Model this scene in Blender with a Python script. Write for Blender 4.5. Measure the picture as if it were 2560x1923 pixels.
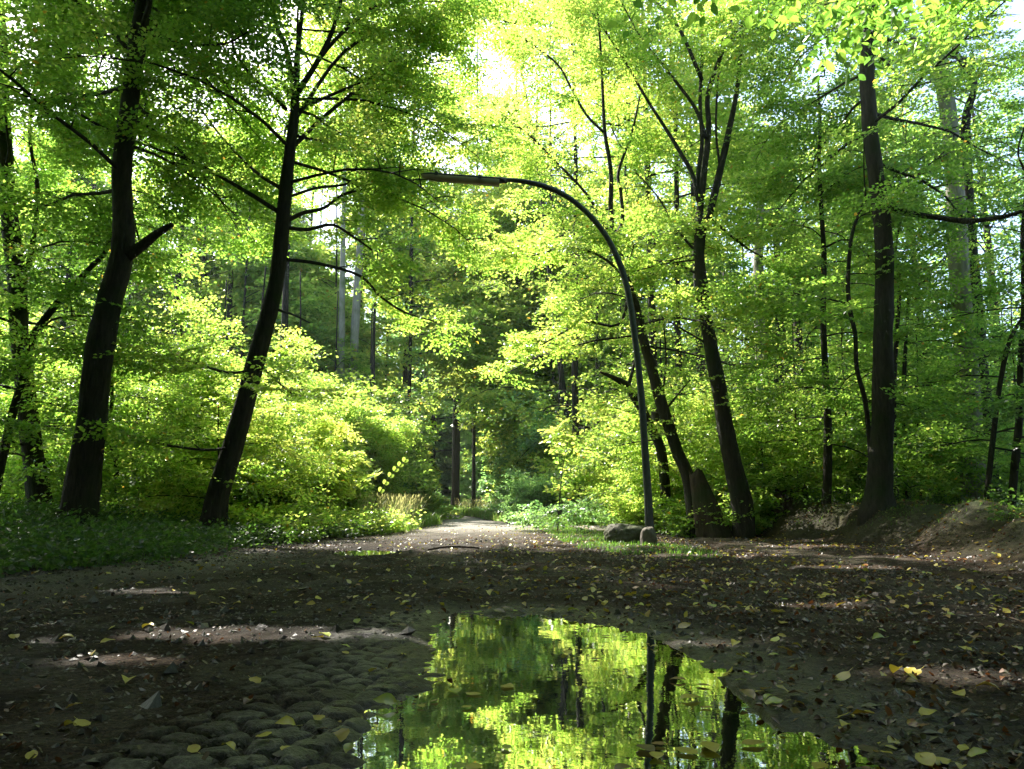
import bpy, math, random
import numpy as np
from mathutils import Vector

# ------------------------------------------------------------------ camera, world, sun, exposure
for o in list(bpy.data.objects): bpy.data.objects.remove(o)
SC = bpy.context.scene
FPX, PW, PH, HORIZON, CAMH = 1900.0, 2560.0, 1923.0, 1275.0, 0.65
PITCH = math.atan((HORIZON - PH / 2) / FPX)
cam_data = bpy.data.cameras.new('camera'); cam = bpy.data.objects.new('camera', cam_data)
SC.collection.objects.link(cam); SC.camera = cam
cam_data.sensor_width = 36.0; cam_data.lens = 36.0 * FPX / PW
cam_data.clip_start = 0.05; cam_data.clip_end = 1000
cam.location = (0, 0, CAMH); cam.rotation_euler = (math.pi / 2 + PITCH, 0, 0)

SUN_AZ, SUN_EL = math.radians(-36), math.radians(49)      # azimuth from +Y (view direction), negative = left
SUN = np.array([math.sin(SUN_AZ) * math.cos(SUN_EL), math.cos(SUN_AZ) * math.cos(SUN_EL), math.sin(SUN_EL)])
world = bpy.data.worlds.new('World'); SC.world = world; world.use_nodes = True
wn = world.node_tree; bg = wn.nodes['Background']
sky = wn.nodes.new('ShaderNodeTexSky'); sky.sky_type = 'NISHITA'; sky.sun_disc = False
sky.sun_elevation = SUN_EL; sky.sun_rotation = SUN_AZ; sky.air_density = 1.0; sky.dust_density = 2.0; sky.ozone_density = 1.0
wn.links.new(sky.outputs[0], bg.inputs[0]); bg.inputs[1].default_value = 0.15
sun_data = bpy.data.lights.new('sun', 'SUN'); sun_data.energy = 5.0; sun_data.angle = math.radians(0.5)
sun_data.color = (1.0, 0.95, 0.85)
sun = bpy.data.objects.new('sun', sun_data); SC.collection.objects.link(sun)
sun.rotation_euler = Vector((-SUN[0], -SUN[1], -SUN[2])).to_track_quat('-Z', 'Y').to_euler()
sun.location = (0, 0, 30)
SC.view_settings.view_transform = 'Standard'; SC.view_settings.look = 'None'
SC.view_settings.exposure = 1.9; SC.view_settings.gamma = 1.0
cy = SC.cycles
cy.max_bounces = 7; cy.diffuse_bounces = 2; cy.glossy_bounces = 3; cy.transmission_bounces = 5; cy.transparent_max_bounces = 6
cy.sample_clamp_indirect = 6.0; cy.caustics_reflective = False; cy.caustics_refractive = False
cy.use_adaptive_sampling = True; cy.adaptive_threshold = 0.008
cy.use_denoising = True
try: cy.denoiser = 'OPENIMAGEDENOISE'; cy.denoising_input_passes = 'RGB_ALBEDO_NORMAL'; cy.denoising_prefilter = 'NONE'
except Exception: pass
cy.pixel_filter_type = 'BLACKMAN_HARRIS'; cy.filter_width = 1.5

COL = SC.collection
R = np.random.default_rng(7)
random.seed(7)

def P(px, py, Y):
    """photo pixel seen at forward distance Y -> world point"""
    u = (px - PW / 2) / FPX; v = (PH / 2 - py) / FPX
    dy = math.cos(PITCH) - v * math.sin(PITCH); dz = math.sin(PITCH) + v * math.cos(PITCH)
    t = Y / dy
    return np.array([u * t, Y, CAMH + dz * t])
def G(px, py, z=0.0):
    """photo pixel -> point on the level z"""
    u = (px - PW / 2) / FPX; v = (PH / 2 - py) / FPX
    dy = math.cos(PITCH) - v * math.sin(PITCH); dz = math.sin(PITCH) + v * math.cos(PITCH)
    t = (z - CAMH) / dz
    return (u * t, dy * t)

# ------------------------------------------------------------------ noise
def _h(i, j, s): 
    v = np.sin(i * 127.1 + j * 311.7 + s * 74.7) * 43758.5453
    return v - np.floor(v)
def vn(x, y, s=0):
    x = np.asarray(x, float); y = np.asarray(y, float)
    i = np.floor(x); j = np.floor(y); a = x - i; b = y - j
    a = a * a * (3 - 2 * a); b = b * b * (3 - 2 * b)
    return (_h(i, j, s) * (1 - a) + _h(i + 1, j, s) * a) * (1 - b) + (_h(i, j + 1, s) * (1 - a) + _h(i + 1, j + 1, s) * a) * b
def fbm(x, y, s=0, o=4):
    t = 0; a = 0.5
    for k in range(o): t = t + a * vn(x * 2 ** k, y * 2 ** k, s + k); a *= 0.5
    return t / (1 - 0.5 ** o)
def sstep(x): x = np.clip(x, 0, 1); return x * x * (3 - 2 * x)

# ------------------------------------------------------------------ ground shape
def poly_sd(x, y, poly):
    """signed distance, positive inside"""
    x = np.asarray(x, float); y = np.asarray(y, float)
    d = np.full(x.shape, 1e9); ins = np.zeros(x.shape, bool); n = len(poly)
    for k in range(n):
        ax, ay = poly[k]; bx, by = poly[(k + 1) % n]
        ex, ey = bx - ax, by - ay
        t = np.clip(((x - ax) * ex + (y - ay) * ey) / (ex * ex + ey * ey), 0, 1)
        d = np.minimum(d, np.hypot(x - ax - t * ex, y - ay - t * ey))
        c = ((ay > y) != (by > y)) & (x < (bx - ax) * (y - ay) / ((by - ay) or 1e-9) + ax)
        ins ^= c
    return np.where(ins, d, -d)

XL = ([-20, 1, 6.8, 8.3, 12, 17, 19.5, 24.5, 28, 32, 40, 50, 60], [-4.9, -4.9, -4.8, -4.4, -4.5, -4.1, -3.1, -2.5, -2.6, -2.9, -4.0, -5.9, -9.0])
XR = ([-20, 5, 7.5, 10, 12.5, 15, 17.6, 21, 24.5, 28, 34, 60], [5.0, 4.5, 4.9, 5.6, 6.0, 6.1, 5.7, 6.0, 4.7, 4.2, 5.0, 5.0])
PR = ([20, 24.5, 28, 32, 40, 50, 60], [0.9, 0.6, -0.15, -1.0, -2.5, -4.5, -7.6])      # right edge of the far path
PUDDLE = [G(*q) for q in [(1060, 1548), (1150, 1538), (1300, 1535), (1440, 1540), (1530, 1562), (1650, 1592), (1770, 1630), (1880, 1680), (2020, 1745), (2150, 1820), (2270, 1925), (2330, 2060), (820, 2060), (800, 1925), (850, 1850), (955, 1765), (1010, 1680), (1025, 1600)]]
SMALLP = [G(*q) for q in [(835, 1383), (880, 1374), (960, 1376), (1000, 1382), (950, 1390), (880, 1392)]]
ISLAND = [(0.75, 27), (0.75, 25), (1.04, 22), (1.0, 17.6), (1.35, 13), (1.8, 10.8), (2.2, 10.0), (2.5, 10.1), (2.8, 11.5), (2.75, 14), (2.5, 17), (2.0, 22), (1.7, 25), (1.5, 27)]
COBBLE = [G(*q) for q in [(1075, 1540), (900, 1560), (740, 1620), (600, 1720), (350, 1830), (210, 1930), (120, 2060), (920, 2060), (920, 1925), (1010, 1765), (1060, 1600)]]
MOUNDS = [(6.95, 11.5, 1.1, 0.8, 0.30), (7.4, 13.6, .9, .6, .18), (6.6, 17.8, .8, .8, .22), (8.4, 16.2, 1.6, 1.3, 0.12), (8.6, 13.2, 2.2, 1.2, 0.08), (5.5, 20.5, 1.2, 1.6, 0.25), (6.2, 8.6, .7, .9, .10)]

def cobble_field(x, y):
    """height 0..1 of the nearest stone, stone id"""
    a = math.radians(17); c, s = math.cos(a), math.sin(a)
    u = (x * c + y * s) / 0.135; v = (-x * s + y * c) / 0.105
    best = np.full(x.shape, 9.0); sec = np.full(x.shape, 9.0); bid = np.zeros(x.shape)
    j0 = np.floor(v)
    for dj in (-1, 0, 1):
        j = j0 + dj; off = np.where(np.mod(j, 2) == 0, 0, .5); i0 = np.floor(u - off)
        for di in (-1, 0, 1):
            i = i0 + di
            cx = i + off + .5 + (_h(i, j, 3) - .5) * .6; cyy = j + .5 + (_h(i, j, 5) - .5) * .5
            d = np.sqrt((u - cx) ** 2 + (v - cyy) ** 2)
            m = d < best; sec = np.where(m, best, np.minimum(sec, d)); bid = np.where(m, _h(i, j, 9), bid); best = np.where(m, d, best)
    e = sstep((sec - best) / 0.30)
    return e * (0.78 + 0.12 * (1 - best) + .22 * (bid - .5) + .22 * (vn(x * 16, y * 16, 61) - .5)), bid

def masks(x, y):
    x = np.asarray(x, float); y = np.asarray(y, float)
    wob = (fbm(x * .9, y * .9, 31) - .5) * 0.9
    xl = np.interp(y, *XL) + wob; xr = np.interp(y, *XR) + wob
    pr = np.interp(y, *PR) + wob * .5
    left = xl - x; right = x - xr
    isl = poly_sd(x, y, ISLAND) + wob * .35
    behind = np.where(y > 25.5, np.minimum(x - pr, y - 25.5), -9)     # grass beyond the island, right of the far path
    verge = np.maximum(np.maximum(left, behind), isl)
    return left, right, isl, verge

def height(x, y):
    x = np.asarray(x, float); y = np.asarray(y, float)
    left, right, isl, verge = masks(x, y)
    z = 0.028 + 0.016 * np.clip(y - 18, 0, 60) + (fbm(x * 1.3, y * 1.3, 1) - .5) * .035 + (fbm(x * 6, y * 6, 2) - .5) * .022
    near = (np.abs(x) < 8) & (y < 14)
    z = z + np.where(near, (fbm(x * 22, y * 22, 6, 3) - .5) * .014, 0)
    churn = np.exp(-((left + .45) / .5) ** 2) * sstep((12 - y) / 6)                  # churned mud along the left verge
    z = z + churn * (fbm(x * 5, y * 5, 8) * .11)
    z = z + 0.34 * sstep((left - .6) / 3.6) * sstep((45 - y) / 15 + .4) + 0.05 * sstep(left / .5)
    z = z + 0.02 * sstep(isl / .5)
    for (x0_, k1, k2, dp) in ((-1.75, .05, .6, .030), (-.35, .05, .6, .026), (3.0, .10, .35, .030), (4.3, .08, .35, .026)):
        xc = x0_ + k2 * np.sin(y * .22 + x0_) * .5 + k1 * (y - 8)
        dd_ = (x - xc) / .13
        z = z - dp * np.exp(-dd_ ** 2) * sstep((y - 3.5) / 3) * sstep((20 - y) / 3) + dp * .55 * np.exp(-((np.abs(dd_) - 1.9) / .7) ** 2) * sstep((y - 3.5) / 3) * sstep((20 - y) / 3) * (.4 + fbm(x * 4, y * 4, 44))
    amp = np.interp(y, [0, 6, 10, 13, 15, 17, 22, 30, 60], [.45, .45, .48, .50, .64, .66, .62, .35, .25])
    z = z + amp * sstep(right / 1.15) + 0.12 * np.clip(right - 6, 0, 30) * .15
    for (mx, my, rx, ry, h) in MOUNDS:
        z = z + h * np.exp(-((x - mx) / rx) ** 2 * 1.4 - ((y - my) / ry) ** 2 * 1.4)
    z = z + (fbm(x * 1.7, y * 1.7, 12) - .5) * .24 * sstep(right / .8) + (fbm(x * 1.1, y * 1.1, 14) - .5) * .14 * sstep(left / 1.5)
    sd = poly_sd(x, y, PUDDLE) + (fbm(x * 3, y * 3, 21) - .5) * .42 + (fbm(x * 11, y * 11, 22) - .5) * .12
    depth = sstep((sd + .05) / np.where(x > .8, .9, .45))
    z = z - .075 * depth - .012 * sstep((sd + .5) / .5) 
    sp = poly_sd(x, y, SMALLP) + (fbm(x * 5, y * 5, 23) - .5) * .22
    z = z - .06 * sstep((sp + .25) / .35)
    z = z + .030 * (fbm(x * 8, y * 8, 25, 3) - .5) * np.exp(-((sd - .25) / .45) ** 2)
    cb = sstep((poly_sd(x, y, COBBLE) + (fbm(x * 2.5, y * 2.5, 33) - .5) * .5 + .12) / .3)
    if np.any(cb > 0):
        hgt, _ = cobble_field(x, y)
        z = z + cb * (hgt * (.013 + .020 * fbm(x * 1.4, y * 1.4, 37)) - .009)
    return z
def gz(x, y): return float(height(np.array([x]), np.array([y]))[0])

# ------------------------------------------------------------------ mesh helpers
def raw_mesh(name, verts, faces, mats, tint=None, mi=None, smooth=False, pattr=None):
    verts = np.ascontiguousarray(verts, np.float32); faces = np.ascontiguousarray(faces, np.int32)
    m = bpy.data.meshes.new(name); nv, (nf, k) = len(verts), faces.shape
    m.vertices.add(nv); m.vertices.foreach_set('co', verts.ravel())
    m.loops.add(nf * k); m.loops.foreach_set('vertex_index', faces.ravel())
    m.polygons.add(nf); m.polygons.foreach_set('loop_start', np.arange(nf, dtype=np.int32) * k)
    for mt in (mats if isinstance(mats, (list, tuple)) else [mats]): m.materials.append(mt)
    if mi is not None: m.polygons.foreach_set('material_index', np.ascontiguousarray(mi, np.int32))
    m.polygons.foreach_set('use_smooth', np.full(nf, smooth, bool))
    if tint is not None:
        a = m.attributes.new('tint', 'FLOAT', 'FACE'); a.data.foreach_set('value', np.ascontiguousarray(tint, np.float32))
    for key, arr in (pattr or {}).items():
        a = m.attributes.new(key, 'FLOAT', 'POINT'); a.data.foreach_set('value', np.ascontiguousarray(arr, np.float32))
    m.update(calc_edges=True)
    return m
def link(name, data, parent=None, loc=None):
    o = bpy.data.objects.new(name, data); COL.objects.link(o)
    if parent is not None: o.parent = parent
    if loc is not None: o.location = loc
    return o
def tag(o, label=None, cat=None, group=None, kind=None):
    if label: o['label'] = label
    if cat: o['category'] = cat
    if group: o['group'] = group
    if kind: o['kind'] = kind
    return o

def catmull(pts, sub):
    pts = np.asarray(pts, float)
    if len(pts) < 3 or sub <= 1: return pts
    e = np.vstack([2 * pts[0] - pts[1], pts, 2 * pts[-1] - pts[-2]]); out = []
    for i in range(1, len(e) - 2):
        p0, p1, p2, p3 = e[i - 1], e[i], e[i + 1], e[i + 2]
        for t in np.arange(sub) / sub:
            out.append(.5 * (2 * p1 + (p2 - p0) * t + (2 * p0 - 5 * p1 + 4 * p2 - p3) * t * t + (3 * p1 - p0 - 3 * p2 + p3) * t ** 3))
    out.append(pts[-1]); return np.array(out)

def tube(pts, rad, nseg=8, rough=0.0, seed=0, cap=True, lobes=0):
    """returns verts, quads"""
    pts = np.asarray(pts, float); rad = np.asarray(rad, float); n = len(pts); nseg += nseg % 2
    tg = np.gradient(pts, axis=0); tg /= np.linalg.norm(tg, axis=1)[:, None] + 1e-9
    ref = np.array([0.0, 1.0, 0.0]) if abs(tg[0][1]) < .9 else np.array([1.0, 0, 0])
    V = []
    ang = np.arange(nseg) / nseg * 2 * math.pi
    for i in range(n):
        a = np.cross(tg[i], ref); a /= np.linalg.norm(a) + 1e-9; b = np.cross(tg[i], a); ref = -b if np.dot(-b, ref) > 0 else b
        b = np.cross(tg[i], a)
        rr = rad[i] * np.ones(nseg)
        if rough: rr = rr * (1 + rough * ((vn(ang * 1.6 + seed, np.full(nseg, i * .33 + seed), 3) - .5) * 1.6 + (vn(np.cos(ang) * 3 + seed, np.sin(ang) * 3 + i * .9, 5) - .5)))
        if lobes: rr = rr * (1 + lobes * max(0, 1 - i / (n * .18)) * np.cos(ang * 5 + seed))
        V.append(pts[i] + np.outer(np.cos(ang) * rr, a) + np.outer(np.sin(ang) * rr, b))
    V = np.vstack(V); F = []
    q = np.arange(nseg); q2 = (q + 1) % nseg
    for i in range(n - 1): F.append(np.stack([i * nseg + q, i * nseg + q2, (i + 1) * nseg + q2, (i + 1) * nseg + q], 1))
    F = np.vstack(F)
    if cap:
        V = np.vstack([V, pts[0], pts[-1]]); c0, c1 = n * nseg, n * nseg + 1
        h = nseg // 2
        k = np.arange(0, nseg, 2)
        F = np.vstack([F, np.stack([np.full(h, c0), (k + 2) % nseg, k + 1, k], 1), np.stack([np.full(h, c1), (n - 1) * nseg + k, (n - 1) * nseg + k + 1, (n - 1) * nseg + (k + 2) % nseg], 1)])
    return V, F
class Bag:
    def __init__(s): s.V = []; s.F = []; s.n = 0; s.M = []; s.T = []
    def add(s, V, F, mi=0, tint=0.5):
        s.V.append(V); s.F.append(F + s.n); s.n += len(V); s.M.append(np.full(len(F), mi)); s.T.append(np.full(len(F), tint) if np.isscalar(tint) else tint)
    def build(s, name, mats, origin=(0, 0, 0), smooth=True):
        return raw_mesh(name, np.vstack(s.V) - np.asarray(origin), np.vstack(s.F), mats, np.concatenate(s.T), np.concatenate(s.M), smooth)
def box(c, half, ax=None):
    """box with orientation matrix rows ax"""
    ax = np.eye(3) if ax is None else np.asarray(ax)
    s = np.array([[x, y, z] for x in (-1, 1) for y in (-1, 1) for z in (-1, 1)], float) * np.asarray(half)
    V = np.asarray(c) + s @ ax
    return V, np.array([[0, 1, 3, 2], [4, 6, 7, 5], [0, 4, 5, 1], [2, 3, 7, 6], [0, 2, 6, 4], [1, 5, 7, 3]])

# ------------------------------------------------------------------ materials
def mat(name):
    m = bpy.data.materials.new(name); m.use_nodes = True
    nt = m.node_tree; nt.nodes.clear(); out = nt.nodes.new('ShaderNodeOutputMaterial')
    return m, nt, out
def N(nt, t, **kw):
    n = nt.nodes.new(t)
    for k, v in kw.items():
        if k.startswith('i_'):
            key = k[2:].replace('_', ' ')
            n.inputs[int(key) if key.isdigit() else key].default_value = v
        else: setattr(n, k, v)
    return n
def ramp(nt, fac, stops):
    r = nt.nodes.new('ShaderNodeValToRGB'); e = r.color_ramp.elements
    while len(e) > 1: e.remove(e[-1])
    e[0].position = stops[0][0]; e[0].color = (*stops[0][1], 1)
    for p, c in stops[1:]: x = e.new(p); x.color = (*c, 1)
    nt.links.new(fac, r.inputs[0]); return r.outputs[0]

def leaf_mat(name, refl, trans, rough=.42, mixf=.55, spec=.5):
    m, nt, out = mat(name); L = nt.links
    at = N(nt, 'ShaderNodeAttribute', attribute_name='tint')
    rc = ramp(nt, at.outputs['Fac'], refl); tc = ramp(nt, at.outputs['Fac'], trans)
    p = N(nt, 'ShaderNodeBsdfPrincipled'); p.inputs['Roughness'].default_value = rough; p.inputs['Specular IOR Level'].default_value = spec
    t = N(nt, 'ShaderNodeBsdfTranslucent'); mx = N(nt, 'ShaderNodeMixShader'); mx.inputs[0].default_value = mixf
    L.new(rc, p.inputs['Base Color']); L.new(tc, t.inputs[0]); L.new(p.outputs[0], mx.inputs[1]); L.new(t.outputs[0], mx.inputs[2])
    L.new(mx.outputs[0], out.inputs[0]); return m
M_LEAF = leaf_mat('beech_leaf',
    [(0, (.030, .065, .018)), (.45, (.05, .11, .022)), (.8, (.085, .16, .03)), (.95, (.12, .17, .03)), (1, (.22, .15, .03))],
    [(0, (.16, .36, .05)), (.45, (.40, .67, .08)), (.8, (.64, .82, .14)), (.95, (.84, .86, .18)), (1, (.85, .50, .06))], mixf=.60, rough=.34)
M_HERB_SHADED = leaf_mat('herb_leaf_shaded', [(0, (.014, .034, .012)), (1, (.035, .07, .02))], [(0, (.08, .20, .03)), (1, (.25, .42, .06))], rough=.38, mixf=.42)  # darker variant of the leaf material, verge shade put into its colours
M_LEAF_COOL = leaf_mat('hornbeam_leaf',
    [(0, (.030, .075, .035)), (.5, (.045, .11, .045)), (1, (.07, .14, .05))],
    [(0, (.16, .38, .11)), (.5, (.32, .60, .16)), (1, (.52, .74, .18))], rough=.32, mixf=.55, spec=.7)
M_FALLEN = leaf_mat('fallen_leaf',
    [(0, (.035, .02, .012)), (.3, (.09, .045, .02)), (.45, (.20, .07, .02)), (.6, (.32, .22, .03)), (.85, (.48, .40, .05)), (1, (.25, .32, .05))],
    [(0, (.03, .015, .01)), (.45, (.15, .05, .01)), (.7, (.4, .25, .02)), (1, (.3, .35, .03))], rough=.4, mixf=.25, spec=.5)
M_GRASS = leaf_mat('grass_blade',
    [(0, (.022, .05, .012)), (.6, (.045, .10, .02)), (.85, (.10, .15, .04)), (1, (.28, .25, .12))],
    [(0, (.10, .26, .03)), (.6, (.26, .50, .05)), (1, (.6, .56, .22))], rough=.4, mixf=.5)

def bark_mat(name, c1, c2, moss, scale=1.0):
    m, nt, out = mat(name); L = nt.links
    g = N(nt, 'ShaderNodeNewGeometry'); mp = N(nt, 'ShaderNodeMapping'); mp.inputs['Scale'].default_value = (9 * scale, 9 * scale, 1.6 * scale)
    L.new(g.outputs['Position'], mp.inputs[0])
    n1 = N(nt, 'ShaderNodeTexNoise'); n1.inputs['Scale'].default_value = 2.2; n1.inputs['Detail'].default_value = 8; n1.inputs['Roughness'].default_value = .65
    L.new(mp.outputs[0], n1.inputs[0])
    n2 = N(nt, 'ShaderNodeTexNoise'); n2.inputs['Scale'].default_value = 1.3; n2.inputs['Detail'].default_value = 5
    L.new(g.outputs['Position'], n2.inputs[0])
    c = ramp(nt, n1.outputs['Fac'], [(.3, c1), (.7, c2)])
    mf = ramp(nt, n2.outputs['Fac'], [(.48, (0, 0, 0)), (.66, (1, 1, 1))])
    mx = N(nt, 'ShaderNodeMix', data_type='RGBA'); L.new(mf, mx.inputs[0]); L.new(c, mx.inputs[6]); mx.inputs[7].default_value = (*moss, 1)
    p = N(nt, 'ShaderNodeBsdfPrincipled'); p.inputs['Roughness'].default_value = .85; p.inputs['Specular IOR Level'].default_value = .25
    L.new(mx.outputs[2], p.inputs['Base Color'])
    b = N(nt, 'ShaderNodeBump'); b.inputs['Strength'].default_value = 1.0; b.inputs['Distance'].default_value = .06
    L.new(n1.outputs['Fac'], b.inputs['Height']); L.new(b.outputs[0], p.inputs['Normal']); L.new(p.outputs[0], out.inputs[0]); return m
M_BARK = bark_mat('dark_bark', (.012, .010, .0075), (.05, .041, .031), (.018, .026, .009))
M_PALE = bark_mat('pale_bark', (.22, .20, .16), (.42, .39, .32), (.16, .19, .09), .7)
M_DEAD = bark_mat('rotten_wood', (.03, .02, .014), (.09, .06, .04), (.03, .04, .012))

def ground_mat():
    m, nt, out = mat('forest_floor'); L = nt.links
    g = N(nt, 'ShaderNodeNewGeometry')
    def noise(s, d=6, r=.6):
        n = N(nt, 'ShaderNodeTexNoise'); n.inputs['Scale'].default_value = s; n.inputs['Detail'].default_value = d; n.inputs['Roughness'].default_value = r
        L.new(g.outputs['Position'], n.inputs[0]); return n.outputs['Fac']
    def attr(n): return N(nt, 'ShaderNodeAttribute', attribute_name=n).outputs['Fac']
    def mixc(f, a, b):
        x = N(nt, 'ShaderNodeMix', data_type='RGBA'); L.new(f, x.inputs[0])
        for s, v in ((6, a), (7, b)):
            if isinstance(v, tuple): x.inputs[s].default_value = (*v, 1)
            else: L.new(v, x.inputs[s])
        return x.outputs[2]
    n_big, n_mid, n_fine = noise(1.1), noise(9), noise(70, 4, .7)
    mud = ramp(nt, n_mid, [(.3, (.008, .006, .0045)), (.52, (.020, .0155, .0115)), (.72, (.050, .039, .030))])
    litter = ramp(nt, n_fine, [(.35, (.010, .007, .005)), (.5, (.034, .022, .015)), (.68, (.095, .062, .040))])
    lf = ramp(nt, n_big, [(.42, (0, 0, 0)), (.6, (1, 1, 1))])
    base = mixc(lf, mud, litter)
    gravel = ramp(nt, n_fine, [(.3, (.12, .105, .09)), (.5, (.27, .245, .21)), (.7, (.42, .39, .35))])
    base = mixc(attr('gravel'), base, gravel)
    sand = ramp(nt, n_mid, [(.3, (.05, .038, .026)), (.7, (.14, .108, .076))])
    base = mixc(attr('sand'), base, sand)
    moss = ramp(nt, n_mid, [(.35, (.012, .018, .006)), (.55, (.030, .045, .010)), (.72, (.075, .085, .018))])
    base = mixc(attr('moss'), base, moss)
    stone = ramp(nt, noise(26, 8, .75), [(.32, (.045, .044, .035)), (.52, (.12, .113, .092)), (.72, (.25, .23, .19))])
    base = mixc(attr('stone'), base, stone)
    soil = ramp(nt, n_mid, [(.3, (.02, .018, .01)), (.7, (.05, .045, .025))])
    base = mixc(attr('soil'), base, soil)
    p = N(nt, 'ShaderNodeBsdfPrincipled'); L.new(base, p.inputs['Base Color'])
    mr = N(nt, 'ShaderNodeMapRange'); mr.inputs['To Min'].default_value = .85; mr.inputs['To Max'].default_value = .42
    L.new(attr('wet'), mr.inputs['Value'])
    ra = N(nt, 'ShaderNodeMath', operation='MULTIPLY_ADD'); L.new(n_mid, ra.inputs[0]); ra.inputs[1].default_value = .3; 
    sb = N(nt, 'ShaderNodeMath', operation='SUBTRACT'); L.new(mr.outputs[0], sb.inputs[0]); sb.inputs[1].default_value = .13; L.new(sb.outputs[0], ra.inputs[2])
    L.new(ra.outputs[0], p.inputs['Roughness']); sp_ = N(nt, 'ShaderNodeMath', operation='MULTIPLY_ADD'); L.new(attr('wet'), sp_.inputs[0]); sp_.inputs[1].default_value = .3; sp_.inputs[2].default_value = .08; L.new(sp_.outputs[0], p.inputs['Specular IOR Level'])
    b = N(nt, 'ShaderNodeBump'); b.inputs['Strength'].default_value = 1.0; b.inputs['Distance'].default_value = .035
    ad = N(nt, 'ShaderNodeMath', operation='MULTIPLY_ADD'); L.new(n_fine, ad.inputs[0]); ad.inputs[1].default_value = .6; L.new(n_mid, ad.inputs[2])
    L.new(ad.outputs[0], b.inputs['Height']); L.new(b.outputs[0], p.inputs['Normal']); L.new(p.outputs[0], out.inputs[0]); return m
M_GROUND = ground_mat()

def water_mat():
    m, nt, out = mat('puddle_water'); L = nt.links
    g = N(nt, 'ShaderNodeNewGeometry'); n = N(nt, 'ShaderNodeTexNoise'); n.inputs['Scale'].default_value = 7; n.inputs['Detail'].default_value = 3
    L.new(g.outputs['Position'], n.inputs[0]); b = N(nt, 'ShaderNodeBump'); b.inputs['Strength'].default_value = .05; b.inputs['Distance'].default_value = .01
    L.new(n.outputs['Fac'], b.inputs['Height'])
    fr = N(nt, 'ShaderNodeFresnel'); fr.inputs[0].default_value = 1.33; L.new(b.outputs[0], fr.inputs[1])
    gl = N(nt, 'ShaderNodeBsdfGlossy'); gl.inputs['Roughness'].default_value = .02; gl.inputs[0].default_value = (.72, .74, .70, 1); L.new(b.outputs[0], gl.inputs['Normal'])
    tr = N(nt, 'ShaderNodeBsdfTransparent'); tr.inputs[0].default_value = (.55, .58, .42, 1)
    mx = N(nt, 'ShaderNodeMixShader'); L.new(fr.outputs[0], mx.inputs[0]); L.new(tr.outputs[0], mx.inputs[1]); L.new(gl.outputs[0], mx.inputs[2])
    L.new(mx.outputs[0], out.inputs[0]); return m
M_WATER = water_mat()
def plain(name, c, rough, metal=0, noise=.25, scale=12, bump=.2):
    m, nt, out = mat(name); L = nt.links
    g = N(nt, 'ShaderNodeNewGeometry'); n = N(nt, 'ShaderNodeTexNoise'); n.inputs['Scale'].default_value = scale; n.inputs['Detail'].default_value = 6
    L.new(g.outputs['Position'], n.inputs[0])
    cc = ramp(nt, n.outputs['Fac'], [(.3, tuple(x * (1 - noise) for x in c)), (.7, tuple(min(1, x * (1 + noise)) for x in c))])
    p = N(nt, 'ShaderNodeBsdfPrincipled'); p.inputs['Roughness'].default_value = rough; p.inputs['Metallic'].default_value = metal
    L.new(cc, p.inputs['Base Color']); b = N(nt, 'ShaderNodeBump'); b.inputs['Strength'].default_value = bump; b.inputs['Distance'].default_value = .01
    L.new(n.outputs['Fac'], b.inputs['Height']); L.new(b.outputs[0], p.inputs['Normal']); L.new(p.outputs[0], out.inputs[0]); return m
M_POLE = plain('lamp_paint', (.025, .034, .033), .45, 0, .3, 18, .1)
M_DIFF = plain('lamp_diffuser', (.30, .25, .17), .3, 0, .2, 6, .03)
M_CLIP = plain('lamp_clip', (.6, .62, .62), .35, .8, .1)
M_ROCK = bark_mat('mossy_rock', (.06, .055, .045), (.17, .16, .13), (.06, .085, .022), .8)
M_CONC = plain('base_concrete', (.11, .095, .075), .9, 0, .35, 14, .6)

# ------------------------------------------------------------------ ground meshes
def axis(lo, hi, step, lo_end, hi_end, growth):
    a = list(np.arange(lo, hi, step)); s = step
    while a[-1] < hi_end: s *= growth; a.append(a[-1] + s)
    s = step; b = [a[0]]
    while b[-1] > lo_end: s *= growth; b.append(b[-1] - s)
    return np.array(sorted(set(b[1:] + a)))
gx = axis(-2.3, 2.6, .012, -150, 150, 1.035)
gy = axis(1.85, 5.2, .012, -60, 220, 1.03)
GX, GY = np.meshgrid(gx, gy)
GZ = height(GX.ravel(), GY.ravel()).reshape(GX.shape)
fx, fy = GX.ravel(), GY.ravel()
left, right, isl, verge = masks(fx, fy)
nz = fbm(fx * 2.2, fy * 2.2, 41)
A = {}
pathness = sstep((fy - 19) / 6) * sstep((-verge + .1) / .5) * sstep(-right / .5 + .3)
A['gravel'] = np.clip(pathness * .9 + .25 * sstep((fy - 14) / 6) * sstep(-verge) * sstep(-right), 0, 1)
track = np.exp(-((fx - (4.1 + (fy - 12) * .02 - np.clip(12 - fy, 0, 9) * -.18)) / .8) ** 2) * sstep((fy - 4) / 3) * sstep((24 - fy) / 6)
A['sand'] = np.clip(np.maximum(track * .8 * sstep((nz - .35) / .3), .5 * sstep((right) / .5) * sstep((.9 - right) / .6) * sstep((nz - .5) / .2)), 0, 1)
A['moss'] = np.clip(sstep((right - .12) / .4) * sstep((nz - .34) / .10) * .95 * (.35 + .65 * sstep((right - .7) / .3)), 0, 1)
A['soil'] = np.clip(np.maximum(sstep(left / .6), sstep(isl / .5)) * .9 + sstep(right / .5) * .75, 0, 1)
A['soil'] = A['soil'] * (1 - .85 * A['moss'])
cbm = sstep((poly_sd(fx, fy, COBBLE) + (fbm(fx * 2.5, fy * 2.5, 33) - .5) * .5 + .12) / .3)
hgt, _ = cobble_field(fx, fy); _ = np.nan_to_num(_)
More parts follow.
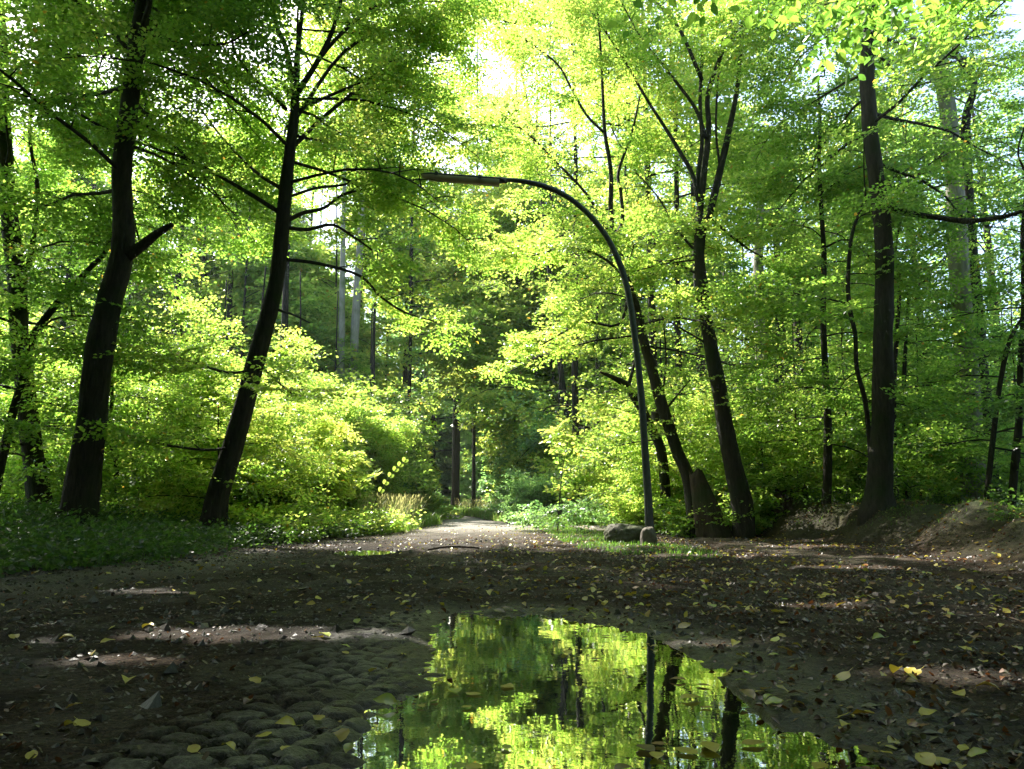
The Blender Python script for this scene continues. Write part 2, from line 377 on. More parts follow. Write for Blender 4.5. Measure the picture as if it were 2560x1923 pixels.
A['stone'] = cbm * sstep((hgt - .42) / .3) * sstep((fbm(fx * 3, fy * 3, 38) - .30) / .25) * (.55 + .45 * _h(np.round(_ * 997), 0 * fx, 2))
psd = poly_sd(fx, fy, PUDDLE)
A['wet'] = np.clip(np.maximum(np.exp(-(np.clip(-psd, 0, 9) / .35) ** 2), np.maximum(np.exp(-((left + .6) / .8) ** 2) * .9 * sstep((13 - fy) / 3), .25 * sstep((nz - .5) / .1))), 0, 1)
nxv, nyv = len(gx), len(gy)
ii, jj = np.meshgrid(np.arange(nxv - 1), np.arange(nyv - 1))
base = (jj * nxv + ii).ravel()
quads = np.stack([base, base + 1, base + nxv + 1, base + nxv], 1)
allv = np.stack([fx, fy, GZ.ravel()], 1)
fcx = allv[quads].mean(1)
l2, r2, i2, v2 = masks(fcx[:, 0], fcx[:, 1])
is_path = (fcx[:, 1] > 20) & (fcx[:, 1] < 62) & (v2 < 0) & (r2 < 0)
is_cob = (poly_sd(fcx[:, 0], fcx[:, 1], COBBLE) + (fbm(fcx[:, 0] * 2.5, fcx[:, 1] * 2.5, 33) - .5) * .5 + .0 > 0)
def sub_mesh(name, sel, label):
    q = quads[sel]; u, inv = np.unique(q, return_inverse=True)
    m = raw_mesh(name, allv[u], inv.reshape(q.shape), M_GROUND, smooth=True, pattr={k: v[u] for k, v in A.items()})
    tag(link(name, m), label, None, None, 'structure')
sub_mesh('ground', ~is_path & ~is_cob, 'dark muddy forest floor with mossy bank')
sub_mesh('path', is_path, 'pale gravel path running into the wood')
sub_mesh('cobbled_road', is_cob, 'old cobblestones showing beside the puddle')

def water(name, poly, grow, label):
    c = np.mean(poly, axis=0); pts = []
    for (x, y) in poly:
        d = np.array([x, y]) - c; pts.append(np.array([x, y]) + d / np.linalg.norm(d) * grow)
    V = [[c[0], c[1], 0.0]]; ring = catmull(pts + [pts[0]], 5)[:-1]
    if len(ring) % 2: ring = ring[:-1]
    for q in ring: V.append([q[0], q[1], 0.0])
    n = len(ring); k = np.arange(0, n, 2)
    F = np.stack([np.zeros(len(k), int), k + 1, k + 2, (k + 2) % n + 1], 1)
    tag(link(name, raw_mesh(name, V, F, M_WATER)), label, None, None, 'structure')
water('puddle_water', PUDDLE, .5, 'big rain puddle mirroring the trees beside the cobblestones')
water('small_puddle_water', SMALLP, .25, 'small bright puddle on the mud near the left verge')

# ------------------------------------------------------------------ leaves and sprays
def spray_template(rng, length=.95, twig_step=.11, leaf_step=.052, lsize=.075):
    B, D, Nn, S = [], [], [], []
    segs = []
    def leaves_on(p0, d, ln, start):
        n = max(1, int((ln - start) / leaf_step)); side = 1
        for i in range(n):
            t = start + i * leaf_step + rng.uniform(-.008, .008); side = -side
            sd = np.array([-d[1], d[0], 0]) * side
            dd = d * rng.uniform(.5, .9) + sd * rng.uniform(.6, 1.0) + np.array([0, 0, rng.uniform(-.35, .15)])
            B.append(p0 + d * t + np.array([0, 0, -.10 * t * t])); D.append(dd / np.linalg.norm(dd))
            nn = np.array([rng.normal(0, .33), rng.normal(0, .33), 1.0]); Nn.append(nn / np.linalg.norm(nn)); S.append(lsize * rng.uniform(.7, 1.2))
        B.append(p0 + d * ln + np.array([0, 0, -.1 * ln * ln])); D.append(d); Nn.append(np.array([0, 0, 1.0])); S.append(lsize)
    ax = np.array([1.0, 0, 0]); leaves_on(np.zeros(3), ax, length, .3)
    segs.append((np.zeros(3), ax * length * .5, ax * length + np.array([0, 0, -.1 * length ** 2])))
    t = .08; side = 1
    while t < length - .08:
        side = -side; a = rng.uniform(.75, 1.05) * side
        d = np.array([math.cos(a), math.sin(a), rng.uniform(-.15, .1)]); d /= np.linalg.norm(d)
        ln = (length * .55) * (1 - (t / length) ** 1.5) * rng.uniform(.7, 1.1) + .06
        p = np.array([t, 0, -.1 * t * t]); leaves_on(p, d, ln, .04); segs.append((p, p + d * ln * .5, p + d * ln)); t += twig_step * rng.uniform(.8, 1.2)
    return np.array(B), np.array(D), np.array(Nn), np.array(S), segs
TEMPL = [spray_template(R) for _ in range(6)]
TEMPL_BIG = [spray_template(R, 1.25, .2, .1, .125) for _ in range(4)]        # fewer, larger leaves for far crowns
TEMPL_HERB = [spray_template(R, .4, .11, .075, .07) for _ in range(5)]

HOLES = []     # openings of the canopy, as (x, y, rx, ry) of the sun spot that falls through them onto level ground
def hole(px, py, rx, ry, z=0.03):
    x, y = G(px, py, z); HOLES.append((x, y, rx, ry))
hole(620, 1590, 1.05, .27); hole(300, 1660, .4, .13)
hole(2330, 1690, .35, .14); hole(2480, 1700, .3, .12); hole(1800, 1600, .3, .1); hole(2080, 1515, .45, .15); hole(390, 1478, .35, .22)
hole(2140, 1420, .8, .3); hole(1800, 1390, 1.1, .35); hole(950, 1360, 2.0, .3); hole(1300, 1350, 2.6, .5); hole(1180, 1338, 2.5, 1.0)
hole(1990, 1365, .7, .7)
HOLES += [(0, 23.5, 5.2, 3.4), (-1.6, 28.5, 2.6, 2.6), (-7.5, 17.5, 3.2, 2.8), (-11.5, 20, 3, 3), (-7, 24, 3, 3), (-11, 27, 3.5, 3.5), (14, 24, 3, 3), (6, 27, 3, 3), (0, 43, 5, 4.5), (-5, 49, 5, 5), (-2.6, 34, 2.2, 2.6), (-.3, 38, 2.4, 2.6), (-3.6, 23.5, 3.4, 3.0), (-6.0, 21, 2.6, 2.2), (5.5, 21, 2.0, 2.4), (12, 19, 2.0, 2.0), (9.5, 24, 2.5, 2.5), (2.8, 24.0, 1.8, 2.0), (1.3, 22, 1.0, 1.8), (-3.6, 21, 1.6, 1.6), (-4.4, 25, 2.6, 2.4), (4.2, 19.5, 1.2, .8), (5.0, 13.2, .9, .25)]

def in_corridor(c):
    """the open air above the far path"""
    x, y, z = c[:, 0], c[:, 1], c[:, 2]
    w = (vn(y * .9, z * .9, 77) - .5) * 1.8
    return (y > 19) & (y < 58) & (z > .9) & (z < 4.2 + .03 * y + w) & (x > np.interp(y, *XL) - .5 + w) & (x < np.interp(y, *PR) + np.where(y < 27, .8, 1.6))

def canopy_keep(c):
    """True where a leaf survives the openings of the canopy"""
    k = c[:, 2] / SUN[2]; gx_ = c[:, 0] - SUN[0] * k; gy_ = c[:, 1] - SUN[1] * k
    keep = np.ones(len(c), bool); wob = (fbm(gx_ * 3.5, gy_ * 3.5, 51, 3) - .5) * 2.0
    near_ = c[:, 1] < 37
    for (x, y, rx, ry) in HOLES:
        keep &= ~((((gx_ - x) / rx) ** 2 + ((gy_ - y) / ry) ** 2 + wob < 1.0) & (c[:, 2] > (3.2 if rx < 1.5 else 5.2) + (c[:, 0] * 1.7 % 1.0)) & near_)
    n = fbm(gx_ / 3.2, gy_ / 3.2, 61, 3)
    dense = (gy_ < 15.5) & (gx_ > -4.5 - 9 * (gy_ < 12.5)) & (gx_ < 5.5 + 8 * (gy_ < 12.5))
    right_ = (gx_ > 4.5) & (gy_ > 12.5) & (gy_ < 34)
    thin = (c[:, 2] > np.where(right_, 3.8, 4.5)) & (n > np.where(right_, .41, .475)) & ~dense
    thin &= near_ | (n > .54)
    keep &= ~(thin & (R.random(len(c)) < .88))
    keep &= ~in_corridor(c)
    keep &= ((c[:, 0] + .9) / 1.9) ** 2 + ((c[:, 1] - 12.4) / 3.4) ** 2 + ((c[:, 2] - 6.2) / 1.15) ** 2 > 1      # kept clear around the lamp head
    cl = fbm(c[:, 0] / 1.1 + c[:, 2] * .45, c[:, 1] / 1.1 - c[:, 2] * .9, 67, 2)
    keep &= ~((cl < .40) & (c[:, 2] > 2.5) & ~dense & (R.random(len(c)) < .75))
    return keep

def in_hole(c):
    c = np.asarray(c, float); k = c[:, 2] / SUN[2]; gx_ = c[:, 0] - SUN[0] * k; gy_ = c[:, 1] - SUN[1] * k; r = np.zeros(len(c), bool)
    for (x, y, rx, ry) in HOLES:
        if rx > 1.5: r |= (((gx_ - x) / rx) ** 2 + ((gy_ - y) / ry) ** 2 < .9) & (c[:, 2] > 5.5)
    return r.mean() > .3

def leaves_from_sprays(pos, yaw, pitch, scale, tint, templ, leaf_scale=1.0, jitter=.26, frac=1.0, fine=False, cull=True):
    """vectorised placement of the spray templates; returns leaf quads (verts, tint)"""
    pos = np.asarray(pos, float); m = len(pos); roll = R.normal(0, .38, m); which = R.integers(0, len(templ), m)
    outV, outT = [], []; leaf_scale = leaf_scale * 1.22
    for k, (B, D, Nn, S, segs) in enumerate(templ):
        s = np.where(which == k)[0]
        if not len(s): continue
        cyw, syw, cp, sp, cr, sr = np.cos(yaw[s]), np.sin(yaw[s]), np.cos(pitch[s]), np.sin(pitch[s]), np.cos(roll[s]), np.sin(roll[s])
        X = np.stack([cp * cyw, cp * syw, sp], 1); Y0 = np.stack([-syw, cyw, 0 * cyw], 1); Z0 = np.cross(X, Y0)
        Yv = Y0 * cr[:, None] + Z0 * sr[:, None]; Zv = np.cross(X, Yv)
        Mx = np.stack([X, Yv, Zv], 1)              # rows = local axes
        b = np.einsum('nj,mjk->mnk', B, Mx) * scale[s][:, None, None] + pos[s][:, None, :]
        d = np.einsum('nj,mjk->mnk', D, Mx); nn = np.einsum('nj,mjk->mnk', Nn, Mx)
        sz = np.broadcast_to(S, (len(s), len(S))) * leaf_scale * R.uniform(.85, 1.15, (len(s), len(S)))
        tt = np.broadcast_to(tint[s][:, None], sz.shape) + R.normal(0, .19, sz.shape)
        b = b.reshape(-1, 3); d = d.reshape(-1, 3) + R.normal(0, jitter, (b.shape[0], 3)); nn = nn.reshape(-1, 3) + R.normal(0, jitter * 1.5, (b.shape[0], 3)); sz = sz.ravel(); tt = tt.ravel()
        keep = canopy_keep(b) if cull else np.ones(len(b), bool)
        if frac < 1: keep &= R.random(len(keep)) < frac
        b, d, nn, sz, tt = b[keep], d[keep], nn[keep], sz[keep][:, None], tt[keep]
        d /= np.linalg.norm(d, axis=1)[:, None]; sd = np.cross(nn, d); sd /= np.linalg.norm(sd, axis=1)[:, None] + 1e-9; nn = np.cross(d, sd)
        w = .34 * sz
        if fine:
            w = .31 * sz
            V = np.stack([b, b + d * sz * .5 - nn * sz * .02, b + d * sz - nn * sz * .12] + [b + d * sz * t + sg * sd * w * k + nn * sz * h for sg in (1, -1) for (t, k, h) in ((.16, .62, .05), (.48, 1.0, .07), (.80, .60, .0))], 1)
            outV.append(V.reshape(-1, 3)); outT.append(np.repeat(tt, 4)); continue
        V = np.stack([b, b + d * sz * .48 + sd * w + nn * sz * .07, b + d * sz - nn * sz * .10, b + d * sz * .48 - sd * w + nn * sz * .07], 1)
        outV.append(V.reshape(-1, 3)); outT.append(tt)
    V = np.vstack(outV) if outV else np.zeros((0, 3)); T = np.concatenate(outT) if outT else np.zeros(0)
    if fine:
        F = (np.arange(len(V) // 9)[:, None, None] * 9 + np.array([[0, 1, 4, 3], [1, 2, 5, 4], [0, 6, 7, 1], [1, 7, 8, 2]])[None]).reshape(-1, 4)
        return V, F, np.clip(T, 0, .93)
    T = np.where(R.random(len(T)) < .006, 1.0, np.clip(T, 0, .93))
    return V, np.arange(len(V)).reshape(-1, 4), T

DENS = .78
class Crown:
    def __init__(s): s.p = []; s.y = []; s.e = []; s.s = []; s.t = []; s.bag = Bag()
    def spray(s, p, yaw, el, sc, tint): s.p.append(p); s.y.append(yaw); s.e.append(el); s.s.append(sc); s.t.append(tint)
    def mesh(s, name, origin, mats, templ, leaf_scale=1.0, frac=1.0, fine=False, cull=True):
        if s.p:
            V, F, T = leaves_from_sprays(np.array(s.p), np.array(s.y), np.array(s.e), np.array(s.s), np.array(s.t), templ, leaf_scale, frac=frac, fine=fine, cull=cull)
            if len(F): s.bag.add(V, F, 0, T)
        return s.bag.build(name, mats, origin, smooth=False)

def foliate(cr, pts, start, tint, spacing=.42, side_len=1.2, sc=1.0, flat=.0, twigs=True):
    """side twigs with sprays along a limb polyline"""
    pts = np.asarray(pts, float); seg = np.linalg.norm(np.diff(pts, axis=0), axis=1); L = seg.sum(); cum = np.concatenate([[0], np.cumsum(seg)])
    t = start * L + random.uniform(0, spacing); side = random.choice((-1, 1))
    while t < L:
        i = min(np.searchsorted(cum, t) - 1, len(seg) - 1); i = max(i, 0)
        p = pts[i] + (pts[i + 1] - pts[i]) * ((t - cum[i]) / max(seg[i], 1e-6)); d = (pts[i + 1] - pts[i]) / max(seg[i], 1e-6)
        yaw = math.atan2(d[1], d[0]) if math.hypot(d[0], d[1]) > .15 else random.uniform(0, 6.28)
        side = -side
        if math.hypot(d[0], d[1]) < .5: yaw = random.uniform(0, 6.28); a = yaw
        else: a = yaw + side * random.uniform(.5, 1.15)
        ln = side_len * (1 - .55 * (t / L)) * random.uniform(.6, 1.2)
        el = random.uniform(-.12, .28) + flat
        dv = np.array([math.cos(a) * math.cos(el), math.sin(a) * math.cos(el), math.sin(el)])
        q = p + dv * ln * .5 + np.array([0, 0, .02]); e = p + dv * ln + np.array([0, 0, -.08 * ln])
        if twigs:
            V, F = tube([p, q, e], [.012 * sc + .004 * ln, .008, .003], 4, cap=False); cr.bag.add(V, F, 1)
        tt = tint + random.gauss(0, .10)
        n = max(2, int(ln / (.30 * sc)))
        for k in range(n):
            f = (k + .8) / n; pp = p + (e - p) * f
            for s2 in (-1, 1):
                cr.spray(pp, a + s2 * random.uniform(.1, .9) * (1.15 - f * .6), el - random.uniform(-.28, .50), sc * random.uniform(.75, 1.15), tt)
        t += spacing * DENS * random.uniform(.7, 1.3)
    e = pts[-1]; d = pts[-1] - pts[-2]
    cr.spray(e, math.atan2(d[1], d[0]), random.uniform(-.2, .2), sc, tint)

def at_height(tr, z):
    for i in range(len(tr) - 1):
        if tr[i + 1][2] >= z: 
            f = (z - tr[i][2]) / max(tr[i + 1][2] - tr[i][2], 1e-6); return tr[i] + (tr[i + 1] - tr[i]) * max(0, f)
    return tr[-1]

def make_tree(name, label, cat, group, trunk, limbs=(), auto=None, tint=.5, bark=None, leafm=None, templ=None, leaf_scale=1.0, sc=1.0, nseg=12, twigs=True,
              foliate_limbs=True, spacing=.42, flare=1.30, frac=1.0, fine=False):
    """trunk, limbs: lists of (x,y,z,r); auto: dict of automatic limbs"""
    bark = bark or M_BARK; leafm = leafm or M_LEAF; templ = templ or TEMPL
    tr = catmull(np.asarray(trunk, float), 5); seed = random.uniform(0, 50)
    org = np.array([tr[0][0], tr[0][1], tr[0][2]])
    root = tag(link(name, None, loc=tuple(org)), label, cat, group)
    r = tr[:, 3].copy(); hh = tr[:, 2] - tr[0][2]; r = r * (1 + (flare - 1) * np.exp(-hh / .35))
    p = tr[:, :3].copy(); p = np.vstack([p[0] - [0, 0, .25], p]); r = np.concatenate([[r[0] * 1.1], r])
    V, F = tube(p, r, nseg, rough=.10, seed=seed, lobes=.13 if flare > 1.1 else 0)
    bg_ = Bag(); bg_.add(V, F)
    cr = Crown()
    for li in limbs:
        opt = li[1] if isinstance(li, tuple) and isinstance(li[1], dict) else {}
        pts = li[0] if opt or (isinstance(li, tuple) and isinstance(li[1], dict)) else li
        q = catmull(np.asarray(pts, float), 4)
        V, F = tube(q[:, :3], q[:, 3], 8, rough=.08, seed=seed + len(pts))
        b2 = Bag(); b2.add(V, F); link('branch', b2.build('branch', [bark], org), root)
        if foliate_limbs and not opt.get('bare'):
            foliate(cr, q[:, :3], opt.get('start', .3), tint + opt.get('dt', 0), spacing=opt.get('spacing', spacing), side_len=opt.get('side', 1.2), sc=sc, twigs=twigs)
    if auto:
        z0, z1, n, L = auto['z0'], auto['z1'], auto['n'], auto['len']
        az = random.uniform(0, 6.28)
        for i in range(n):
            h = z0 + (z1 - z0) * ((i + random.random()) / n) ** auto.get('pow', 1.0); f = (h - z0) / (z1 - z0); c = at_height(tr, h)
            az += 2.4 + random.uniform(-.4, .4)
            if auto.get('az') is not None and random.random() < .7: az_ = auto['az'] + random.uniform(-.9, .9)
            else: az_ = az
            ln = L * (1 - auto.get('taper', .6) * f ** 1.4) * random.uniform(.75, 1.15); el = auto.get('el0', .15) + (auto.get('el1', .9) - auto.get('el0', .15)) * f + random.uniform(-.12, .12)
            pts = [c[:3]]; dcur = el; a = az_; steps = 6
            for k in range(steps):
                a += random.uniform(-.24, .24); dcur = dcur - auto.get('droop', .10) + random.uniform(-.12, .12)
                pts.append(pts[-1] + np.array([math.cos(a) * math.cos(dcur), math.sin(a) * math.cos(dcur), math.sin(dcur)]) * ln / steps)
            if in_hole(np.array(pts)) or in_corridor(np.array(pts)).any(): continue
            rb = min(c[3] * .45, .006 + .0075 * ln)
            V, F = tube(pts, np.linspace(rb, .006, len(pts)), 6, rough=.06, seed=seed + i, cap=False); bg_.add(V, F)
            foliate(cr, np.array(pts), auto.get('start', .18), tint + auto.get('dt', 0) * f, spacing=spacing, side_len=auto.get('side', .42) * ln * .8, sc=sc, twigs=twigs)
    link('trunk', bg_.build('trunk', [bark], org), root)
    if cr.p: link('crown', cr.mesh('crown', org, [leafm, bark], templ, leaf_scale, frac, fine), root)
    return root

def px_line(lst, Y, ground=False, dY=0.0, top=None):
    """[(px,py,width_px)] at distance Y (drifting dY towards the far end) -> [(x,y,z,r)]"""
    out = []; n = len(lst)
    for i, (a, b, w) in enumerate(lst):
        yy = Y + dY * i / max(1, n - 1); q = P(a, b, yy); out.append([q[0], q[1], q[2], w / 2 / FPX * yy * .92])
    if ground:
        out[0][2] = gz(out[0][0], out[0][1]) - .02
        if len(out) > 1 and out[1][2] < out[0][2] + .1: out[1][2] = out[0][2] + .15
    if top:
        d = np.array(out[-1][:3]) - np.array(out[-2][:3]); d /= np.linalg.norm(d); d = d * .5 + np.array([0, 0, .5]); p0 = np.array(out[-1][:3]); r0 = out[-1][3]; h = top - p0[2]
        for f in (.35, .7, 1.0):
            q = p0 + d / d[2] * h * f + np.array([random.uniform(-.2, .2), random.uniform(-.2, .2), 0]); out.append([q[0], q[1], top if f == 1 else q[2], max(.02, r0 * (1 - f * .85))])
    return out

# ------------------------------------------------------------------ the large trees of the photograph
GT = 'big dark trees around the clearing'
# edge of the frame, far left
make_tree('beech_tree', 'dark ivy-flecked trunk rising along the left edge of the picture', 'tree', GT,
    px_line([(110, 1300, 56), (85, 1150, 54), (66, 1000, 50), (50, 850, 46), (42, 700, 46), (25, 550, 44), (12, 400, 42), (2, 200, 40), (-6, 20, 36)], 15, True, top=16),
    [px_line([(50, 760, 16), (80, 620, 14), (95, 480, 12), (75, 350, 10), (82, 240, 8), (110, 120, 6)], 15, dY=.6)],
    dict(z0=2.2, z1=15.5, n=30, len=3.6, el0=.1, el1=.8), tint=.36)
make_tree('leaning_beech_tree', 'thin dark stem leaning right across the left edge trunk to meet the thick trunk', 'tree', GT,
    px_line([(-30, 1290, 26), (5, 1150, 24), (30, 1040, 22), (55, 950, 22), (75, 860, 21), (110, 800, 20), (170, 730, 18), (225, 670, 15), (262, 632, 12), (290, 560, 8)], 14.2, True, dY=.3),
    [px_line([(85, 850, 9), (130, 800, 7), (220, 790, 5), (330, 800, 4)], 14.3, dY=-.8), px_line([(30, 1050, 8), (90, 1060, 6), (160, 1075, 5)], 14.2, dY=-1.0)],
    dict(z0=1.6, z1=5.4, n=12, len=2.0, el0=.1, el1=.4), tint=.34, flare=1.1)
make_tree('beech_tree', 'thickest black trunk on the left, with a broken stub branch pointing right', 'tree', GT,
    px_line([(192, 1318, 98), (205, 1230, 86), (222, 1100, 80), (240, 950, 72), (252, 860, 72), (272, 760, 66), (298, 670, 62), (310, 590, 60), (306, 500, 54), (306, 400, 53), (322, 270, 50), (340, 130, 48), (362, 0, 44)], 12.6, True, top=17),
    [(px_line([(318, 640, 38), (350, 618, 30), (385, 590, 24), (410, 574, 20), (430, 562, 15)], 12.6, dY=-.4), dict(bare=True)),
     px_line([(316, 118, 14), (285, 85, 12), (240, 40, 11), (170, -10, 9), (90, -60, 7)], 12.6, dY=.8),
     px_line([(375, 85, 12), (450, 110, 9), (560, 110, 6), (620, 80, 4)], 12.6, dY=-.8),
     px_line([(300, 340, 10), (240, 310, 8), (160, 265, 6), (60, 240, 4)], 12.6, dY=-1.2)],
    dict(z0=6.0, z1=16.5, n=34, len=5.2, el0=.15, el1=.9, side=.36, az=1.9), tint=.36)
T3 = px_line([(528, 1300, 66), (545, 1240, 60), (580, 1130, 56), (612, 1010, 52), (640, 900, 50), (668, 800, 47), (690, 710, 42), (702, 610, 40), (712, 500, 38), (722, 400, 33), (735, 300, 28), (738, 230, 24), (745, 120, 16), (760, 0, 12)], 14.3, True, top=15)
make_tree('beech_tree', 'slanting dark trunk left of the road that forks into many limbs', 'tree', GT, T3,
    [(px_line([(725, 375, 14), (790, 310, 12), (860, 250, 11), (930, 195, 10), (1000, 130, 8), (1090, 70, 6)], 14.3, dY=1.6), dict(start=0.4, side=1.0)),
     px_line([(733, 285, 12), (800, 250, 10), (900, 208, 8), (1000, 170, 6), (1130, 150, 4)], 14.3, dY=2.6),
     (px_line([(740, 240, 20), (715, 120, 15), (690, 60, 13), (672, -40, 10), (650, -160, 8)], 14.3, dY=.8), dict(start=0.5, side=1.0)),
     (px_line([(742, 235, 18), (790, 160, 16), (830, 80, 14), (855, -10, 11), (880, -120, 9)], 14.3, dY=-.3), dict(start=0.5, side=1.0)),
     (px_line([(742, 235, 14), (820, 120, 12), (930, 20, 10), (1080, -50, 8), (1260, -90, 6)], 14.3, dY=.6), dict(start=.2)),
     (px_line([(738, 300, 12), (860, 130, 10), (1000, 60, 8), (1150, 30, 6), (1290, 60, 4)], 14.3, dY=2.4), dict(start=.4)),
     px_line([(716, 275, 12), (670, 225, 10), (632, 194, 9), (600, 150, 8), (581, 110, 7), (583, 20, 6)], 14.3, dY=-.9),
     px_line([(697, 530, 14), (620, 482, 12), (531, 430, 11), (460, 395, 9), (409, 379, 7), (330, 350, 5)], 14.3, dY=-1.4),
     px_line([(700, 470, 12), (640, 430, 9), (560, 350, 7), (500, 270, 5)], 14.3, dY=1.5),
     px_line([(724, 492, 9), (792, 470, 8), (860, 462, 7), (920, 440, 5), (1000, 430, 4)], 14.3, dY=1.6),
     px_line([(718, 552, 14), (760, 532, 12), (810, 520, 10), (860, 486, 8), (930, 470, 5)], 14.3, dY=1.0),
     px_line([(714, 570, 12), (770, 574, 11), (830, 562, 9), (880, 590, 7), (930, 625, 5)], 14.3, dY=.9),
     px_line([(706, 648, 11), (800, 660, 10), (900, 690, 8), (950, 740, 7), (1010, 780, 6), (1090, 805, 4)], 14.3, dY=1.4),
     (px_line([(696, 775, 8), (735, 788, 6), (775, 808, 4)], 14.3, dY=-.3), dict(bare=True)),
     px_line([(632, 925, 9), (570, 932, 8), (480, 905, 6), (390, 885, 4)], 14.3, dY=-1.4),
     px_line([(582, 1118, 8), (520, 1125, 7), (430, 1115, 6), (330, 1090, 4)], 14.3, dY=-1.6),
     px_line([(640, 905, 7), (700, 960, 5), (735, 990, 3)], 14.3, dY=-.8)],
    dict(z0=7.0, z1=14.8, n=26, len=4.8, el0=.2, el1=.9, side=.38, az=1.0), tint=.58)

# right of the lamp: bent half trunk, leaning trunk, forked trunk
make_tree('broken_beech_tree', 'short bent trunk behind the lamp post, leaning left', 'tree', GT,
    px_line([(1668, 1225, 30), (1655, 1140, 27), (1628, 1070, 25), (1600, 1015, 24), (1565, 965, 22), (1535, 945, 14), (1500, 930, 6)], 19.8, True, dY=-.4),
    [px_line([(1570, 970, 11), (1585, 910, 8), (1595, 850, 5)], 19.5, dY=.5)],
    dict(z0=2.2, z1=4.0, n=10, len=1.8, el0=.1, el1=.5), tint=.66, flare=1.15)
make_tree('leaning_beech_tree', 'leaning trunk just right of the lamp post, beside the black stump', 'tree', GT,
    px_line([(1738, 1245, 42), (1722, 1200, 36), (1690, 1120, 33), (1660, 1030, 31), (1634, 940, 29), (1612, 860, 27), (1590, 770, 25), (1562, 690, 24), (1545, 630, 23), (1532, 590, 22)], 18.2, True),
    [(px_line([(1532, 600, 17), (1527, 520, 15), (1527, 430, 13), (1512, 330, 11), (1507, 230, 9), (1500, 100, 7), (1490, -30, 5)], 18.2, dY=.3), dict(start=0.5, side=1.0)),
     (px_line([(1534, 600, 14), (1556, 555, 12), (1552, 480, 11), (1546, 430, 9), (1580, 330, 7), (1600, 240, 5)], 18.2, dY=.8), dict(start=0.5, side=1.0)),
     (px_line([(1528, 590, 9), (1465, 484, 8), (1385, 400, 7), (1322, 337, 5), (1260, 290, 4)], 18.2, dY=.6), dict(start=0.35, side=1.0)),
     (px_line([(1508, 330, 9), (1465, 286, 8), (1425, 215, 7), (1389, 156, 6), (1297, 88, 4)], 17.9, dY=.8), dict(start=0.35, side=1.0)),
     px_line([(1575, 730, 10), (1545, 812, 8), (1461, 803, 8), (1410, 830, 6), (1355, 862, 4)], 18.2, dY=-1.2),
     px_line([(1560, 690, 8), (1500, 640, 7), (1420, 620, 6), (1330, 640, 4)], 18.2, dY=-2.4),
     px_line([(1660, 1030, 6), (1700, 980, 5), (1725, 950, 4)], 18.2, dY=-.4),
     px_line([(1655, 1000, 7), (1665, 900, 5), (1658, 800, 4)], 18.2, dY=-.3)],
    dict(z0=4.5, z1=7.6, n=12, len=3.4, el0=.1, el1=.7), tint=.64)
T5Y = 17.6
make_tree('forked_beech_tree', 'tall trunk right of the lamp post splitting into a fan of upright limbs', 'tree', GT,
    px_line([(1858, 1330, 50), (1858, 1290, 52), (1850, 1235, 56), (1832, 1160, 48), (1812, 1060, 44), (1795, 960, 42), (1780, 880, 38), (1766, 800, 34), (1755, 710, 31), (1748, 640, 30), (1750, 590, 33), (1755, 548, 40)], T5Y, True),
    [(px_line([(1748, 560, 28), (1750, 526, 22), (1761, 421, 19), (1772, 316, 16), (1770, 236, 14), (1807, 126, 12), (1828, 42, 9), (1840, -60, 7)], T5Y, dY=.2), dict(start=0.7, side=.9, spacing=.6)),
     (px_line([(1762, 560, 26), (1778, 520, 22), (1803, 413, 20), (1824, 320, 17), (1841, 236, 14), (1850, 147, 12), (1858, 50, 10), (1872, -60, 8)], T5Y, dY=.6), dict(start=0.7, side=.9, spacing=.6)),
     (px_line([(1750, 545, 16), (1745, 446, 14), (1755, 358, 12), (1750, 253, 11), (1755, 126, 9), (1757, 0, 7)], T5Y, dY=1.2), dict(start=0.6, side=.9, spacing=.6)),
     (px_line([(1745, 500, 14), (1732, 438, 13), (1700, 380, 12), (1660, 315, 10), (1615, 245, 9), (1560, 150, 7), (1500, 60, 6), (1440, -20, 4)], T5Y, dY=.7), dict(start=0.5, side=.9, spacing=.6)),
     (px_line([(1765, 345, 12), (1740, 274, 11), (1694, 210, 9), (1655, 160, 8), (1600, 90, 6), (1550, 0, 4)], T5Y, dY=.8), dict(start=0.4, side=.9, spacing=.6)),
     (px_line([(1755, 200, 12), (1690, 60, 10), (1600, -20, 8), (1480, -70, 6), (1360, -60, 4)], T5Y, dY=1.0), dict(start=.2, side=1.5)),
     px_line([(1822, 105, 8), (1862, 59, 7), (1917, 0, 5), (1960, -60, 4)], T5Y - .3, dY=.5),
     px_line([(1778, 530, 10), (1800, 440, 8), (1790, 330, 7), (1795, 200, 6), (1810, 60, 5)], T5Y, dY=.5),
     px_line([(1748, 640, 8), (1690, 570, 7), (1650, 500, 5), (1600, 440, 4)], T5Y, dY=1.2),
     px_line([(1768, 540, 8), (1840, 600, 7), (1900, 640, 5), (1960, 660, 4)], T5Y, dY=1.2),
     px_line([(1760, 855, 7), (1700, 820, 5), (1650, 790, 4)], T5Y, dY=1.0),
     px_line([(1752, 690, 8), (1690, 660, 6), (1620, 650, 4)], T5Y, dY=.7)],
    dict(z0=6.6, z1=7.2, n=5, len=3.4, el0=.2, el1=.6, az=1.5), tint=.62)
